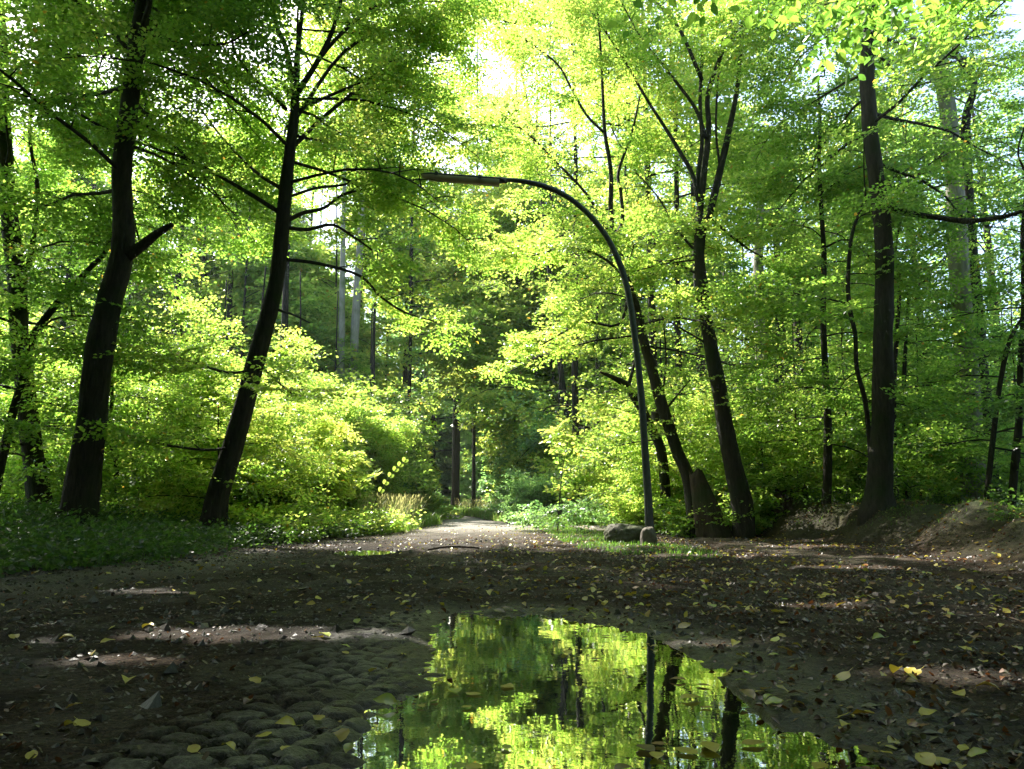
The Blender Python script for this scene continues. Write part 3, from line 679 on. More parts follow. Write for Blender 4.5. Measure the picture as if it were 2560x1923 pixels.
make_tree('slender_tree', 'straight slender trunk between the forked tree and the thick right trunk', 'tree', GT,
    px_line([(2066, 1270, 24), (2068, 1200, 23), (2070, 1060, 21), (2064, 940, 18), (2058, 800, 16), (2060, 650, 15), (2056, 560, 13), (2048, 420, 11), (2050, 300, 9), (2046, 200, 6)], 17.2, True, top=11.5),
    [px_line([(2056, 750, 6), (2010, 740, 5), (1940, 720, 4), (1860, 730, 3)], 17.2, dY=-1.5), px_line([(2060, 620, 6), (2120, 600, 5), (2190, 660, 4)], 17.2, dY=-1.3)],
    dict(z0=2.0, z1=11, n=20, len=2.1, el0=.05, el1=.5), tint=.50, flare=1.1)
make_tree('slender_tree', 'thin crooked stem just left of the thick right trunk', 'tree', GT,
    px_line([(2200, 1258, 14), (2178, 1150, 13), (2172, 1080, 13), (2162, 1000, 13), (2142, 920, 12), (2138, 840, 12), (2124, 770, 12), (2120, 700, 11), (2128, 600, 10), (2145, 540, 9), (2165, 500, 8), (2200, 465, 7), (2260, 430, 5), (2310, 390, 3)], 15.4, True),
    [px_line([(2165, 505, 5), (2160, 430, 4), (2160, 350, 3)], 15.4, dY=-.4), px_line([(2122, 760, 6), (2060, 745, 4), (2010, 735, 3)], 15.4, dY=-.6)],
    dict(z0=2.6, z1=8.0, n=7, len=1.6, el0=.05, el1=.4), tint=.42, flare=1.0)
make_tree('beech_tree', 'thick dark trunk on top of the mossy bank with one long limb reaching right', 'tree', GT,
    px_line([(2192, 1262, 76), (2197, 1215, 64), (2204, 1120, 60), (2208, 1000, 56), (2208, 880, 53), (2210, 760, 50), (2211, 650, 48), (2206, 560, 47), (2196, 480, 44), (2184, 400, 42), (2174, 310, 42), (2168, 200, 40), (2170, 100, 36), (2178, 0, 32)], 15.0, True, top=17),
    [(px_line([(2210, 505, 22), (2260, 530, 17), (2330, 542, 15), (2400, 552, 16), (2440, 552, 14), (2510, 542, 12), (2570, 525, 10), (2680, 510, 8)], 15.0, dY=-1.6), dict(start=.65)),
     px_line([(2190, 430, 10), (2240, 470, 7), (2300, 430, 5), (2360, 380, 4)], 15.0, dY=.8),
     px_line([(2170, 80, 12), (2130, 0, 9), (2080, -70, 7)], 15.0, dY=-1.0)],
    dict(z0=7.6, z1=16.5, n=26, len=5.0, el0=.15, el1=.9, side=.36, az=1.4), tint=.45)
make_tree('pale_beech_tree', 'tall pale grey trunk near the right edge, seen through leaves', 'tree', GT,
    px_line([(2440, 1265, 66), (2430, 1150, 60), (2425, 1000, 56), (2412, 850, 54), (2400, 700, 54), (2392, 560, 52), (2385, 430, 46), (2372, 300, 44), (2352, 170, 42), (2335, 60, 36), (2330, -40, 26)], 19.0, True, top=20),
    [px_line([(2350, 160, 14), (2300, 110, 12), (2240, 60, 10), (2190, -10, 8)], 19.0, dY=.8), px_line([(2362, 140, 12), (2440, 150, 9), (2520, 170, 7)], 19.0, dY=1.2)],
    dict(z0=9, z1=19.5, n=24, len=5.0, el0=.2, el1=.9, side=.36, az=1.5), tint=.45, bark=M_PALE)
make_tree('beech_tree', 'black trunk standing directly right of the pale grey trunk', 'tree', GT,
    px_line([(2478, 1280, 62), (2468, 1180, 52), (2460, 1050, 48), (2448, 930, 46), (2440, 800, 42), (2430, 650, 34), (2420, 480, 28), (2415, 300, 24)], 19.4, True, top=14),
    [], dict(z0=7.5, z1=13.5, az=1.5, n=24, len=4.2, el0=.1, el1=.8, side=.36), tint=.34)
make_tree('slender_tree', 'slim dark stem right at the right edge of the picture', 'tree', GT,
    px_line([(2530, 1290, 22), (2535, 1180, 20), (2548, 1050, 18), (2552, 900, 16), (2560, 760, 14), (2556, 600, 11), (2565, 450, 8)], 15.6, True, top=9.5),
    [], dict(z0=1.6, z1=9.2, n=14, len=2.2, el0=.05, el1=.5), tint=.36, flare=1.0)
make_tree('slender_tree', 'slim stem slanting left at the far right, between the black trunk and the edge', 'tree', GT,
    px_line([(2466, 1290, 16), (2480, 1120, 14), (2500, 960, 13), (2525, 850, 11), (2560, 790, 9), (2600, 720, 6)], 14.6, True),
    [], dict(z0=1.4, z1=5.0, n=8, len=1.8, el0=.05, el1=.4), tint=.36, flare=1.0)
make_tree('slender_tree', 'thin pole-like stem close behind the thick right trunk, nearest to it', 'tree', GT,
    px_line([(2240, 1262, 18), (2236, 1150, 16), (2234, 1050, 14), (2238, 900, 12), (2250, 700, 9)], 17.5, True, top=8),
    [], dict(z0=1.8, z1=7.8, n=13, len=2.0, el0=.05, el1=.4), tint=.44, flare=1.0)
make_tree('slender_tree', 'thin pole-like stem second to the right of the thick right trunk', 'tree', GT,
    px_line([(2272, 1262, 14), (2262, 1150, 13), (2258, 1040, 12), (2262, 900, 10), (2270, 760, 7)], 18.6, True, top=7),
    [], dict(z0=1.6, z1=6.8, n=12, len=2.0, el0=.05, el1=.4), tint=.44, flare=1.0)
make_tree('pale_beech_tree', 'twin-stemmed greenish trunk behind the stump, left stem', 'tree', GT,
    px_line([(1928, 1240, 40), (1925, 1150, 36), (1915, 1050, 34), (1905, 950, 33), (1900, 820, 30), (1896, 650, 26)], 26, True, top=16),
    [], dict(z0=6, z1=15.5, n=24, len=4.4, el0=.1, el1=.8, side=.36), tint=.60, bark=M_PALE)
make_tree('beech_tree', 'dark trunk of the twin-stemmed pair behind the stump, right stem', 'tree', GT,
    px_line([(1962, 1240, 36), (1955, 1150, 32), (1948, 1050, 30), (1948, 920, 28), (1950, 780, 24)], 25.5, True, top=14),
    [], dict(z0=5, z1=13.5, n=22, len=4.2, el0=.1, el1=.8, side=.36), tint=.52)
make_tree('slender_tree', 'thin stem on the left bank, wavy, right of the thickest trunk', 'tree', GT,
    px_line([(292, 1290, 13), (292, 1220, 13), (290, 1160, 12), (278, 1110, 11), (270, 1070, 10), (280, 1000, 9), (278, 900, 8), (282, 780, 6)], 15.4, True),
    [], dict(z0=1.6, z1=4.4, n=12, len=2.0, el0=.0, el1=.3), tint=.55, flare=1.0)
make_tree('slender_tree', 'short straight stem between the thickest trunk and the slanting trunk', 'tree', GT,
    px_line([(456, 1270, 14), (456, 1180, 13), (458, 1100, 12), (462, 950, 9), (450, 800, 6)], 19, True),
    [], dict(z0=1.6, z1=5.8, n=16, len=2.4, el0=.0, el1=.4), tint=.66, flare=1.0)

# ------------------------------------------------------------------ far named trees
GM = 'tall trees further back in the wood'
def bg_tree(px, Y, H_, label, r=.2, bark=None, tint=.55, z0=.25, n=26, ln=5.0, cool=False, cat='tree', name='tall_tree', lean=0, big=True, el0=.1, group=GM, spacing=.75, limbs=(), leaf_scale=1.0, az=None):
    x = (px - 1280) / FPX * Y; z = gz(x, Y)
    tr = [[x, Y, z, r], [x + lean * .3, Y, z + H_ * .3, r * .85], [x + lean * .6 + random.uniform(-.2, .2), Y, z + H_ * .65, r * .55], [x + lean, Y, z + H_, .03]]
    return make_tree(name if name != 'tall_tree' or not bark else 'pale_tree', label, cat, group, tr, limbs, dict(z0=z + H_ * z0, z1=z + H_ * .98, n=int(n * 1.35), len=ln, el0=el0, el1=.9, az=az), tint=tint, bark=bark,
                     leafm=M_LEAF_COOL if cool else None, templ=TEMPL_BIG if big else TEMPL, spacing=spacing, nseg=8, twigs=False, sc=1.15 if big else 1, leaf_scale=leaf_scale * (1.1 + max(0, Y - 28) * .014))
bg_tree(848, 36, 23, 'left one of two pale straight trunks far behind the bright bush', .20, M_PALE, .6, .55, 26, 5, lean=-.2)
bg_tree(868, 36.5, 24, 'right one of two pale straight trunks far behind the bright bush', .26, M_PALE, .6, .55, 26, 5, lean=.5)
bg_tree(1140, 50, 20, 'dark trunk far back at the bend of the path', .30, None, .6, .10, 26, 6.5, cool=True)
bg_tree(1245, 47, 13, 'dark layered tree far back, right of the bend of the path', .16, None, .5, .06, 44, 5.0, cool=True, el0=-.05)
bg_tree(1330, 42, 11, 'bluish layered tree behind the grassy verge, left of the lamp post', .12, None, .5, .05, 40, 4.2, cool=True, el0=-.05)
bg_tree(1410, 33, 7.5, 'cool green young tree beyond the grass island', .09, None, .45, .04, 36, 2.8, cool=True, el0=.0)
bg_tree(1500, 29, 8.5, 'bright young tree directly left of the lamp post, behind the side track', .09, None, .68, .04, 40, 3.0, el0=.0)
bg_tree(1660, 29, 8, 'bright young tree directly behind the lamp post and the bent trunk', .09, None, .70, .04, 38, 3.0, el0=.0)
bg_tree(1455, 34, 26, 'very tall tree behind the lamp post, its crown leaning left over the path', .14, None, .70, .10, 60, 6.0, spacing=.55, lean=-3.5, az=3.14)
bg_tree(1440, 29, 22, 'very tall tree behind the curve of the lamp post', .14, None, .72, .12, 50, 5.0, spacing=.6)
bg_tree(1350, 44, 27, 'tall pale green tree standing far behind the lamp curve', .3, None, .66, .25, 44, 7.0)
for a in [(175, 42, 24, 'tall far tree seen between the left edge trunk and the thickest trunk'), (335, 46, 26, 'tall far tree right of the thickest trunk, deep in the wood'),
          (480, 44, 25, 'tall far tree left of the middle of the slanting trunk'), (630, 48, 27, 'tall far tree whose crown shows above the slanting trunk fork'),
          (760, 43, 25, 'tall far tree left of the twin pale trunks'), (900, 50, 28, 'tall far tree right of the twin pale trunks'), (40, 44, 22, 'tall far tree at the left edge, deep in the wood')]:
    bg_tree(a[0], a[1], a[2], a[3], .14, None, random.uniform(.55, .72), .10, 56, 6.5, spacing=.6, leaf_scale=1.2)
for a in [(1050, 66, 22, 'tall hazy tree left of the path bend, among the farthest'), (1170, 74, 24, 'tallest hazy tree straight above the path bend'), (1290, 68, 22, 'hazy tall tree right of the path bend, among the farthest'), (1400, 64, 22, 'hazy tall tree under the lamp arc, among the farthest')]:
    bg_tree(a[0], a[1], a[2], a[3], .12, None, random.uniform(.5, .65), .06, 60, 8.0, spacing=.6, leaf_scale=1.3, cool=True)
for k, a in enumerate([(690, 40, 19, 'full-crowned tree right of the slanting trunk, far back'), (780, 44, 21, 'full-crowned tree hiding the wood left of the twin pale trunks'), (815, 39.5, 18, 'full-crowned tree touching the twin pale trunks on their left'),
          (900, 41, 20, 'full-crowned tree touching the twin pale trunks on their right'), (960, 46, 22, 'full-crowned tree behind the bright bush, farther back'), (590, 36, 18, 'full-crowned tree seen left of the slanting trunk, far back'),
          (1500, 48, 23, 'full-crowned tree far back behind the upper lamp post'), (1640, 44, 22, 'full-crowned tree far back left of the forked limbs'), (1880, 42, 21, 'full-crowned tree far back right of the forked limbs'), (2110, 44, 22, 'full-crowned tree far back above the crooked stem')]):
    bg_tree(a[0], a[1], a[2], a[3], .09, None, [.62, .70, .56][k % 3], .04, 80, 4.6, spacing=.5, leaf_scale=1.15, el0=0)
bg_tree(1705, 25, 21, 'tall beech whose high crown shows between the limbs of the forked tree', .13, None, .66, .42, 30, 5.0, spacing=.55)
for a in [(1020, 38.5, 28, 'very tall leafy tree left of the path where it bends'), (1185, 46, 32, 'very tall leafy tree behind the path bend filling the gap left of the lamp head'), (1290, 42, 30, 'very tall leafy tree on the far verge filling the gap above the lamp arc'), (1385, 40, 29, 'very tall leafy tree inside the lamp arc')]:
    bg_tree(a[0], a[1], a[2], a[3], .11, None, random.uniform(.68, .8), .05, 60, 5.6, spacing=.52, leaf_scale=1.1, el0=0)
bg_tree(1010, 44, 17, 'blue-green tree rising behind the bright bush beside the path', .20, None, .4, .08, 44, 5.0, cool=True)
bg_tree(930, 33, 12, 'light green tree behind the bright bush', .12, None, .65, .1, 40, 3.8)
bg_tree(1080, 58, 22, 'tall tree farthest back above the bend of the path', .3, None, .5, .15, 40, 6.5, cool=True)
bg_tree(1200, 62, 24, 'tall tree closing the view above the path, bluish in the distance', .3, None, .5, .12, 44, 7.0, cool=True)
bg_tree(1400, 52, 22, 'tall pale green tree behind the arc of the lamp post', .3, None, .68, .15, 40, 6.5)
bg_tree(1580, 38, 20, 'tall yellow-green tree behind the leaning trunk', .25, None, .72, .15, 40, 5.5)
bg_tree(1760, 31, 18, 'tall yellow-green tree behind the forked tree', .22, None, .68, .12, 40, 5.0)
bg_tree(2010, 29, 17, 'tall bright tree behind the straight slender trunk', .22, None, .66, .10, 44, 5.0)
bg_tree(2180, 36, 20, 'tall tree far behind the thick right trunk', .25, None, .58, .12, 40, 5.5)
bg_tree(2330, 27, 15, 'leafy tree behind the bank, between thick trunk and pale trunk', .18, None, .5, .08, 44, 4.5)
bg_tree(2520, 30, 18, 'tall tree behind the stems at the right edge', .22, None, .45, .10, 44, 5.0, cool=True)
bg_tree(700, 30, 15, 'tall leafy tree directly behind the slanting trunk', .2, None, .66, .15, 42, 4.8)
bg_tree(560, 38, 19, 'tall tree far behind the slanting trunk, to its left', .22, None, .62, .15, 40, 5.5)
bg_tree(420, 27, 14, 'leafy tree between the thickest trunk and the slanting trunk', .18, None, .64, .12, 42, 4.4)
bg_tree(250, 34, 17, 'tall tree far behind the thickest trunk', .2, None, .60, .15, 38, 5.0)
bg_tree(120, 26, 12, 'leafy tree behind the left edge trunk', .16, None, .58, .12, 36, 4.0)
bg_tree(10, 32, 14, 'tall tree at the far left edge, behind the leaning stem', .2, None, .55, .15, 34, 4.8)

for a in [(1640, 23.5, 19, 'tall beech behind lamp post and leaning trunk with limbs reaching left high over the road', .68, 3.1), 
]:
    x_ = (a[0] - 1280) / FPX * a[1]; z_ = gz(x_, a[1])
    make_tree('tall_tree', a[3], 'tree', GM, [[x_, a[1], z_, .15], [x_, a[1], z_ + a[2] * .4, .12], [x_, a[1], z_ + a[2] * .75, .08], [x_, a[1], z_ + a[2], .02]], (), dict(z0=z_ + 7.5, z1=z_ + a[2] * .98, n=24, len=6.0, el0=.1, el1=.8, az=a[5], side=.32), tint=a[4], nseg=8, twigs=False, spacing=.5)

# ------------------------------------------------------------------ young trees filling the wood on both sides
GS = 'young trees under the big trees'
def sapling(px, Y, H_, label, tint=.6, ln=1.9, n=None, cool=False, r=.035, z0=.06, spacing=.46):
    x = (px - 1280) / FPX * Y; z = gz(x, Y); lean = random.uniform(-.5, .5)
    tr = [[x, Y, z, r], [x + lean * .2, Y + random.uniform(-.1, .1), z + H_ * .35, r * .8], [x + lean * .5, Y + random.uniform(-.2, .2), z + H_ * .7, r * .5], [x + lean, Y, z + H_, .008]]
    near = Y < 20
    return make_tree('young_tree', label, 'young tree', GS, tr, (), dict(z0=z + H_ * z0, z1=z + H_ * .97, n=n or int(H_ * 5), len=ln, el0=.02, el1=.55, taper=.5, droop=.07, side=.5), tint=tint,
                     leafm=M_LEAF_COOL if cool else None, templ=TEMPL, spacing=spacing, nseg=6, twigs=near, flare=1.0)
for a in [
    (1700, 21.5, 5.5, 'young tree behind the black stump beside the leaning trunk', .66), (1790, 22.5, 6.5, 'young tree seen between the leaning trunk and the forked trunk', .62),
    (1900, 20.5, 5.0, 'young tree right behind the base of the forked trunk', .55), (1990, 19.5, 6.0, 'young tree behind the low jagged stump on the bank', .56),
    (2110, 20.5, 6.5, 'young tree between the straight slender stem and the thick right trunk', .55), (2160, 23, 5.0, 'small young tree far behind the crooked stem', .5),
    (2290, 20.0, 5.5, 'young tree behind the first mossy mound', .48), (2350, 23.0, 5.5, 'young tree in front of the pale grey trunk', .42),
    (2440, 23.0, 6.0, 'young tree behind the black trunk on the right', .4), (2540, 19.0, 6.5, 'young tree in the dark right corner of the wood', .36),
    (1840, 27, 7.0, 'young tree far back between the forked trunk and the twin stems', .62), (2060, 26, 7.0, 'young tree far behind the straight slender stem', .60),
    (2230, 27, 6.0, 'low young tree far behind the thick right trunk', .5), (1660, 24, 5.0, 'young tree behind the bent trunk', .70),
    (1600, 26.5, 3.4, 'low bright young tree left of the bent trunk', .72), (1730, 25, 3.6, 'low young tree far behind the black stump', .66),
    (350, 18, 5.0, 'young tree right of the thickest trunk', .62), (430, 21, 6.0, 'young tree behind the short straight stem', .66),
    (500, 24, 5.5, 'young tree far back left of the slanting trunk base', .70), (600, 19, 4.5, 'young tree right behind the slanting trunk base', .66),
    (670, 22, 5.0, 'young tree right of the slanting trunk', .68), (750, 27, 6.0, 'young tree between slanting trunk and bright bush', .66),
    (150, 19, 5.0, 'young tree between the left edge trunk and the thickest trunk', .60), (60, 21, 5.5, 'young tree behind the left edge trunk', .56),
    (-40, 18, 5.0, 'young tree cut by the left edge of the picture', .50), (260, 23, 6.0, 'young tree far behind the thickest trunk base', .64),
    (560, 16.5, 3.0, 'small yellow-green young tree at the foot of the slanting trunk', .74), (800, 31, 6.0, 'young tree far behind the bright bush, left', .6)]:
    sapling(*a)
sapling(1392, 21.0, 2.4, 'small twiggy young tree standing alone on the grass island', .55, 1.0, 22, True, .02, .1)
sapling(1300, 39, 4.0, 'low bluish young tree at the edge of the far verge', .5, 1.8, 24, True)
sapling(1180, 43, 3.5, 'low dark young tree under the layered tree at the bend', .3, 1.8, 24, True)

for k, a in enumerate([
    (640, 27, 9, 'broad leafy young beech right of the slanting trunk, farther back'), (730, 31, 10, 'broad leafy young beech behind the low bushes at centre left'), (830, 34, 10, 'broad young beech at the foot of the twin pale trunks, left side'),
    (920, 37, 10, 'broad young beech at the foot of the twin pale trunks, right side'), (540, 29, 9, 'broad leafy young beech seen left of the slanting trunk'), (400, 31, 9, 'broad leafy young beech deep between the two left trunks'),
    (290, 28, 9, 'broad leafy young beech seen just right of the thickest trunk'), (160, 30, 9, 'broad leafy young beech left of the thickest trunk, farther back'), (40, 27, 8.5, 'broad leafy young beech far back at the left edge'),
    (1060, 53, 12, 'broad blue-green beech at the left of the path bend'), (1180, 56, 13, 'broad blue-green beech right behind the path bend'), (1320, 54, 13, 'broad blue-green beech right of the path bend, far back'),
    (1470, 42, 12, 'broad light green beech far back inside the lamp arc'), (1560, 34, 10, 'broad light green beech between lamp post and leaning trunk'), (1690, 30, 9.5, 'broad light green beech between leaning trunk and forked trunk'),
    (1830, 34, 11, 'broad leafy beech seen right of the forked trunk'), (1940, 31, 10, 'broad leafy beech above the twin-stemmed trunks'), (2120, 31, 10, 'broad leafy beech seen left of the thick right trunk'), (2260, 34, 10, 'broad leafy beech seen right of the thick right trunk'),
    (2420, 33, 10, 'broad leafy beech behind the pale grey trunk'), (2540, 36, 11, 'broad leafy beech far back at the right edge')]):
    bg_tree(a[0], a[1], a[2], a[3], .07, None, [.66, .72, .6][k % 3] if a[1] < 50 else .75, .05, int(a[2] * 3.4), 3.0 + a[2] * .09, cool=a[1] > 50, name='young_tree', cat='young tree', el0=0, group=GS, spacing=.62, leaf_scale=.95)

# ------------------------------------------------------------------ bushes
def bush(name, px, Y, H_, Wd, label, tint, cool=False, n=60, sc=1.0, leaf_scale=1.1, templ=None):
    x = (px - 1280) / FPX * Y; z = gz(x, Y); org = np.array([x, Y, z])
    root = tag(link(name, None, loc=tuple(org)), label, 'bush', 'bushes beside the path')
    cr = Crown(); st = Bag()
    for i in range(n):
        a = random.uniform(0, 6.28); f = random.random() ** .7; hs = .92 + .22 * math.sin(a * 2 + px) + random.uniform(-.15, .12); el = math.atan2(H_ * (.35 + .65 * math.sqrt(max(0, 1 - f * f))), Wd * f + .01); ln = math.hypot(H_ * (.35 + .65 * math.sqrt(1 - f * f)), Wd * f) * random.uniform(.75, 1.08) * hs
        b0 = np.array([x + random.uniform(-.3, .3), Y + random.uniform(-.3, .3), z - .05]); pts = [b0]; d = min(1.45, el + .25)
        for k in range(5):
            d -= .07; a += random.uniform(-.12, .12); pts.append(pts[-1] + np.array([math.cos(a) * math.cos(d), math.sin(a) * math.cos(d), math.sin(d)]) * ln / 5)
        V, F = tube(pts, np.linspace(.018, .004, 6), 4, cap=False); st.add(V, F)
        foliate(cr, np.array(pts), .28, tint + .1 * math.sin(el), spacing=.34, side_len=.8, sc=sc, twigs=False)
    link('stem', st.build('stem', [M_BARK], org), root)
    link('foliage', cr.mesh('foliage', org, [M_LEAF_COOL if cool else M_LEAF, M_BARK], templ or TEMPL, leaf_scale, cull=False), root)
bush('bush', 885, 27, 4.2, 1.7, 'largest bright green bush left of the path', .56, n=60)
bush('bush', 790, 23.5, 2.6, 1.5, 'yellow-green bush with broad leaves left of the largest bush', .66, n=30, leaf_scale=1.35)
bush('bush', 690, 20, 1.5, 1.4, 'low yellow-green bush behind the fallen log', .64, n=36, leaf_scale=1.3)
bush('bush', 950, 34, 2.2, 1.2, 'dark green bush right of the largest bush beside the path', .40, True, 44)
bush('bush', 1360, 29, 1.9, 1.1, 'grey-green bush at the tip of the far grass verge', .55, True, 30)
bush('bush', 1590, 27, 1.8, 1.3, 'low sunny bush behind the side track, left of the lamp post', .66, n=40, leaf_scale=1.2)
bush('bush', 1700, 20.6, 1.3, 1.3, 'low bush on the bank in front of the leaning trunk', .62, n=34)
bush('bush', 1800, 18.6, .8, .8, 'small dark bush at the left foot of the forked trunk', .42, n=20)
bush('bush', 1010, 43, 2.2, 1.6, 'pale lit bush at the bend of the path', .62, True, 40)

# ------------------------------------------------------------------ trees added beyond the frame to shade the clearing and block sky
GO = 'trees added for shade beside and behind the viewer'
def over(x, Y, H_, z0, ln, tint=.3, n=34, az=None, r=.28, label='', big=True):
    z = gz(x, Y); tr = [[x, Y, z, r], [x, Y, z + H_ * .4, r * .8], [x, Y, z + H_ * .75, r * .5], [x, Y, z + H_, .04]]
    make_tree('beech_tree', label, 'tree', GO, tr, (), dict(z0=z + z0, z1=z + H_ * .98, n=n, len=ln, el0=.15, el1=.8, az=az), tint=tint, nseg=8, twigs=False, templ=TEMPL_BIG if big else TEMPL, leaf_scale=1.25 if big else .95, sc=1.1, spacing=.6 if big else .52, fine=not big)
for a in [(-9.5, 8.5, 19, 10.5, 7.5, .2, 70, 'tall beech added outside the picture on the left verge, level with the cobblestones'),
          (-6.5, 2, 21, 11.5, 7.5, .5, 76, 'tall beech added outside the picture at the near left corner of the clearing'),
          (10.8, 7.5, 20, 11.0, 7.0, 2.9, 64, 'tall beech added outside the picture on the right bank, level with the mossy mound'),
          (7.5, 1.5, 16, 6, 7, 2.7, 56, 'tall beech added outside the picture at the near right corner of the clearing'),
          (-8, -4, 18, 8.5, 6.5, None, 56, 'tall beech added behind the viewer, left of the road'), (1.5, -5, 19, 10, 7, None, 64, 'tall beech added behind the viewer on the road axis'),
          (9, -6, 18, 8.5, 6.5, None, 56, 'tall beech added behind the viewer, right of the road'), (-3, -11, 16, 3, 7, None, 50, 'tall beech added far behind the viewer, left of the road'),
          (6, -13, 16, 3, 7, None, 50, 'tall beech added far behind the viewer, right of the road'), (-15, 1, 16, 2, 7, None, 60, 'tall beech added outside the picture, far left of the puddle'),
          (14, 1, 16, 2, 7, None, 60, 'tall beech added outside the picture, far right of the puddle'), (-16, 9, 15, 2, 6.5, None, 56, 'tall beech added outside the picture, far left of the verge'),
          (15.5, 9, 15, 2, 6.5, None, 56, 'tall beech added outside the picture, high on the right bank'), (-15, -9, 15, 2, 7, None, 50, 'tall beech added far behind the viewer at the far left'),
          (15, -11, 15, 2, 7, None, 50, 'tall beech added far behind the viewer at the far right')]:
    over(a[0], a[1], a[2], a[3], a[4], az=a[5], n=a[6], label=a[7], big=abs(a[0]) > 12 or a[1] < 0)

# ------------------------------------------------------------------ far wood as one mass
def far_wood():
    p = []; cr = Crown()
    for i in range(300):
        Y = random.uniform(66, 110); x = random.uniform(-1, 1) * (Y * .78 + 5); H_ = random.uniform(11, 19)
        z = .7; r = random.uniform(.12, .3)
        V, F = tube([[x, Y, z], [x + random.uniform(-.5, .5), Y, z + H_ * .5], [x, Y, z + H_]], [r, r * .7, .03], 5, cap=False); cr.bag.add(V, F, 1)
        tt = random.uniform(.35, .75)
        for k in range(330):
            h = random.random() ** .8; rr = 3.6 * (1 - .5 * h) * math.sqrt(random.random()); a = random.uniform(0, 6.28)
            cr.spray(np.array([x + rr * math.cos(a), Y + rr * math.sin(a), z + .5 + H_ * h]), a, random.uniform(-.4, .3), 2.0, tt + random.gauss(0, .1))
    T = [spray_template(R, .95, .33, .22, .34) for _ in range(3)]
    o = link('far_woods', cr.mesh('far_woods', (0, 0, 0), [M_LEAF_COOL, M_BARK], T, 1.0))
    tag(o, 'far wood closing the view behind all the other trees', None, None, 'stuff')
far_wood()

# ------------------------------------------------------------------ air
def haze():
    m = bpy.data.materials.new('hazy_air'); m.use_nodes = True; nt = m.node_tree; nt.nodes.clear(); out = nt.nodes.new('ShaderNodeOutputMaterial')
    v = nt.nodes.new('ShaderNodeVolumePrincipled'); v.inputs['Color'].default_value = (.88, .94, 1, 1); v.inputs['Density'].default_value = HAZE; v.inputs['Anisotropy'].default_value = .3
    nt.links.new(v.outputs[0], out.inputs['Volume'])
    V, F = box((0, 80, 19), (170, 150, 22.5)); tag(link('haze', raw_mesh('haze', V, F, m)), 'thin hazy air in the wood', None, None, 'stuff')
HAZE = .0003
if HAZE: haze()

# ------------------------------------------------------------------ street lamp
LY = 13.7
def lamp():
    bx, bz = P(1626, 1365, LY)[0], None
    base = np.array([bx, LY, gz(bx, LY)])
    root = tag(link('street_lamp', None, loc=tuple(base)), 'dark curved street lamp with long grey head arching over the road', 'street lamp')
    prof = [(1626, 1372, 25), (1624, 1330, 24), (1620, 1240, 22), (1612, 1120, 20), (1604, 1000, 19), (1594, 900, 18), (1584, 820, 18), (1574, 750, 18), (1560, 690, 17), (1541, 640, 17), (1515, 590, 16), (1480, 545, 16), (1440, 508, 15), (1400, 482, 16), (1360, 466, 16), (1320, 456, 15), (1285, 451, 13), (1240, 449, 12)]
    ln = np.array(px_line(prof, LY)); ln[0][2] = base[2] - .1
    q = catmull(ln, 6); V, F = tube(q[:, :3], q[:, 3], 20); b = Bag(); b.add(V, F); link('pole', b.build('pole', [M_POLE], base), root)
    # collar between the thick lower tube and the arm
    # the head: half-round tray below, dark cover above
    a = P(1052, 437, LY)[[0, 1, 2]]; e = P(1252, 452, LY)
    ax = e - a; L = np.linalg.norm(ax); ax /= L; sd = np.array([0, -1.0, 0]); up = np.cross(ax, sd); up = up if up[2] > 0 else -up
    def tray(hw, drop, rise, x0, x1, name, m, parent, taper=True):
        n = 40; seg = 16; V = []
        for i in range(n + 1):
            t = x0 + (x1 - x0) * i / n; f = 1.0
            if taper: f = min(1.0, .35 + .65 * math.sqrt(max(0, min(1, (t / L) / .12))))
            f *= .88 + .12 * (t / L)
            for k in range(seg):
                an = k / seg * 2 * math.pi; c, s = math.cos(an), math.sin(an)
                c = math.copysign(abs(c) ** .6, c); s = math.copysign(abs(s) ** .6, s)
                V.append(a + ax * t + sd * hw * f * c + up * ((rise if s > 0 else drop) * s * f))
        V = np.array(V); F = []
        for i in range(n):
            for k in range(seg): F.append([i * seg + k, i * seg + (k + 1) % seg, (i + 1) * seg + (k + 1) % seg, (i + 1) * seg + k])
        c0 = len(V); V = np.vstack([V, V[:seg].mean(0), V[-seg:].mean(0)])
        for k in range(0, seg, 2): F.append([c0, (k + 2) % seg, k + 1, k]); F.append([c0 + 1, n * seg + k, n * seg + k + 1, n * seg + (k + 2) % seg])
        bb = Bag(); bb.add(V, np.array(F)); return link(name, bb.build(name, [m], base), parent)
    head = tray(.10, .012, .042, 0, L * 1.0, 'lamp_head', M_POLE, root)
    tray(.094, .115, .008, .03, L * .985, 'diffuser', M_DIFF, head)
    for f in (.2, .74):
        bb = Bag(); V, F = box(a + ax * L * f + up * .06, (.035, .02, .012), np.stack([ax, sd, up])); bb.add(V, F)
        link('clip', bb.build('clip', [M_CLIP], base, False), head)
        bb = Bag(); V, F = box(a + ax * L * f + sd * .118, (.03, .006, .035), np.stack([ax, sd, up])); bb.add(V, F)
        link('latch', bb.build('latch', [M_POLE], base, False), head)
    bb = Bag(); V, F = tube([e - ax * .05 + up * .01, e + ax * .12 + up * .008], [.062, .05], 16); bb.add(V, F); link('collar', bb.build('collar', [M_POLE], base), root)
    # access door on the pole
    p0 = P(1621, 1262, LY); bb = Bag(); V, F = box(p0 + np.array([0.0, -.082, 0]), (.035, .006, .16)); bb.add(V, F); link('access_door', bb.build('access_door', [M_POLE], base, False), root)
lamp()

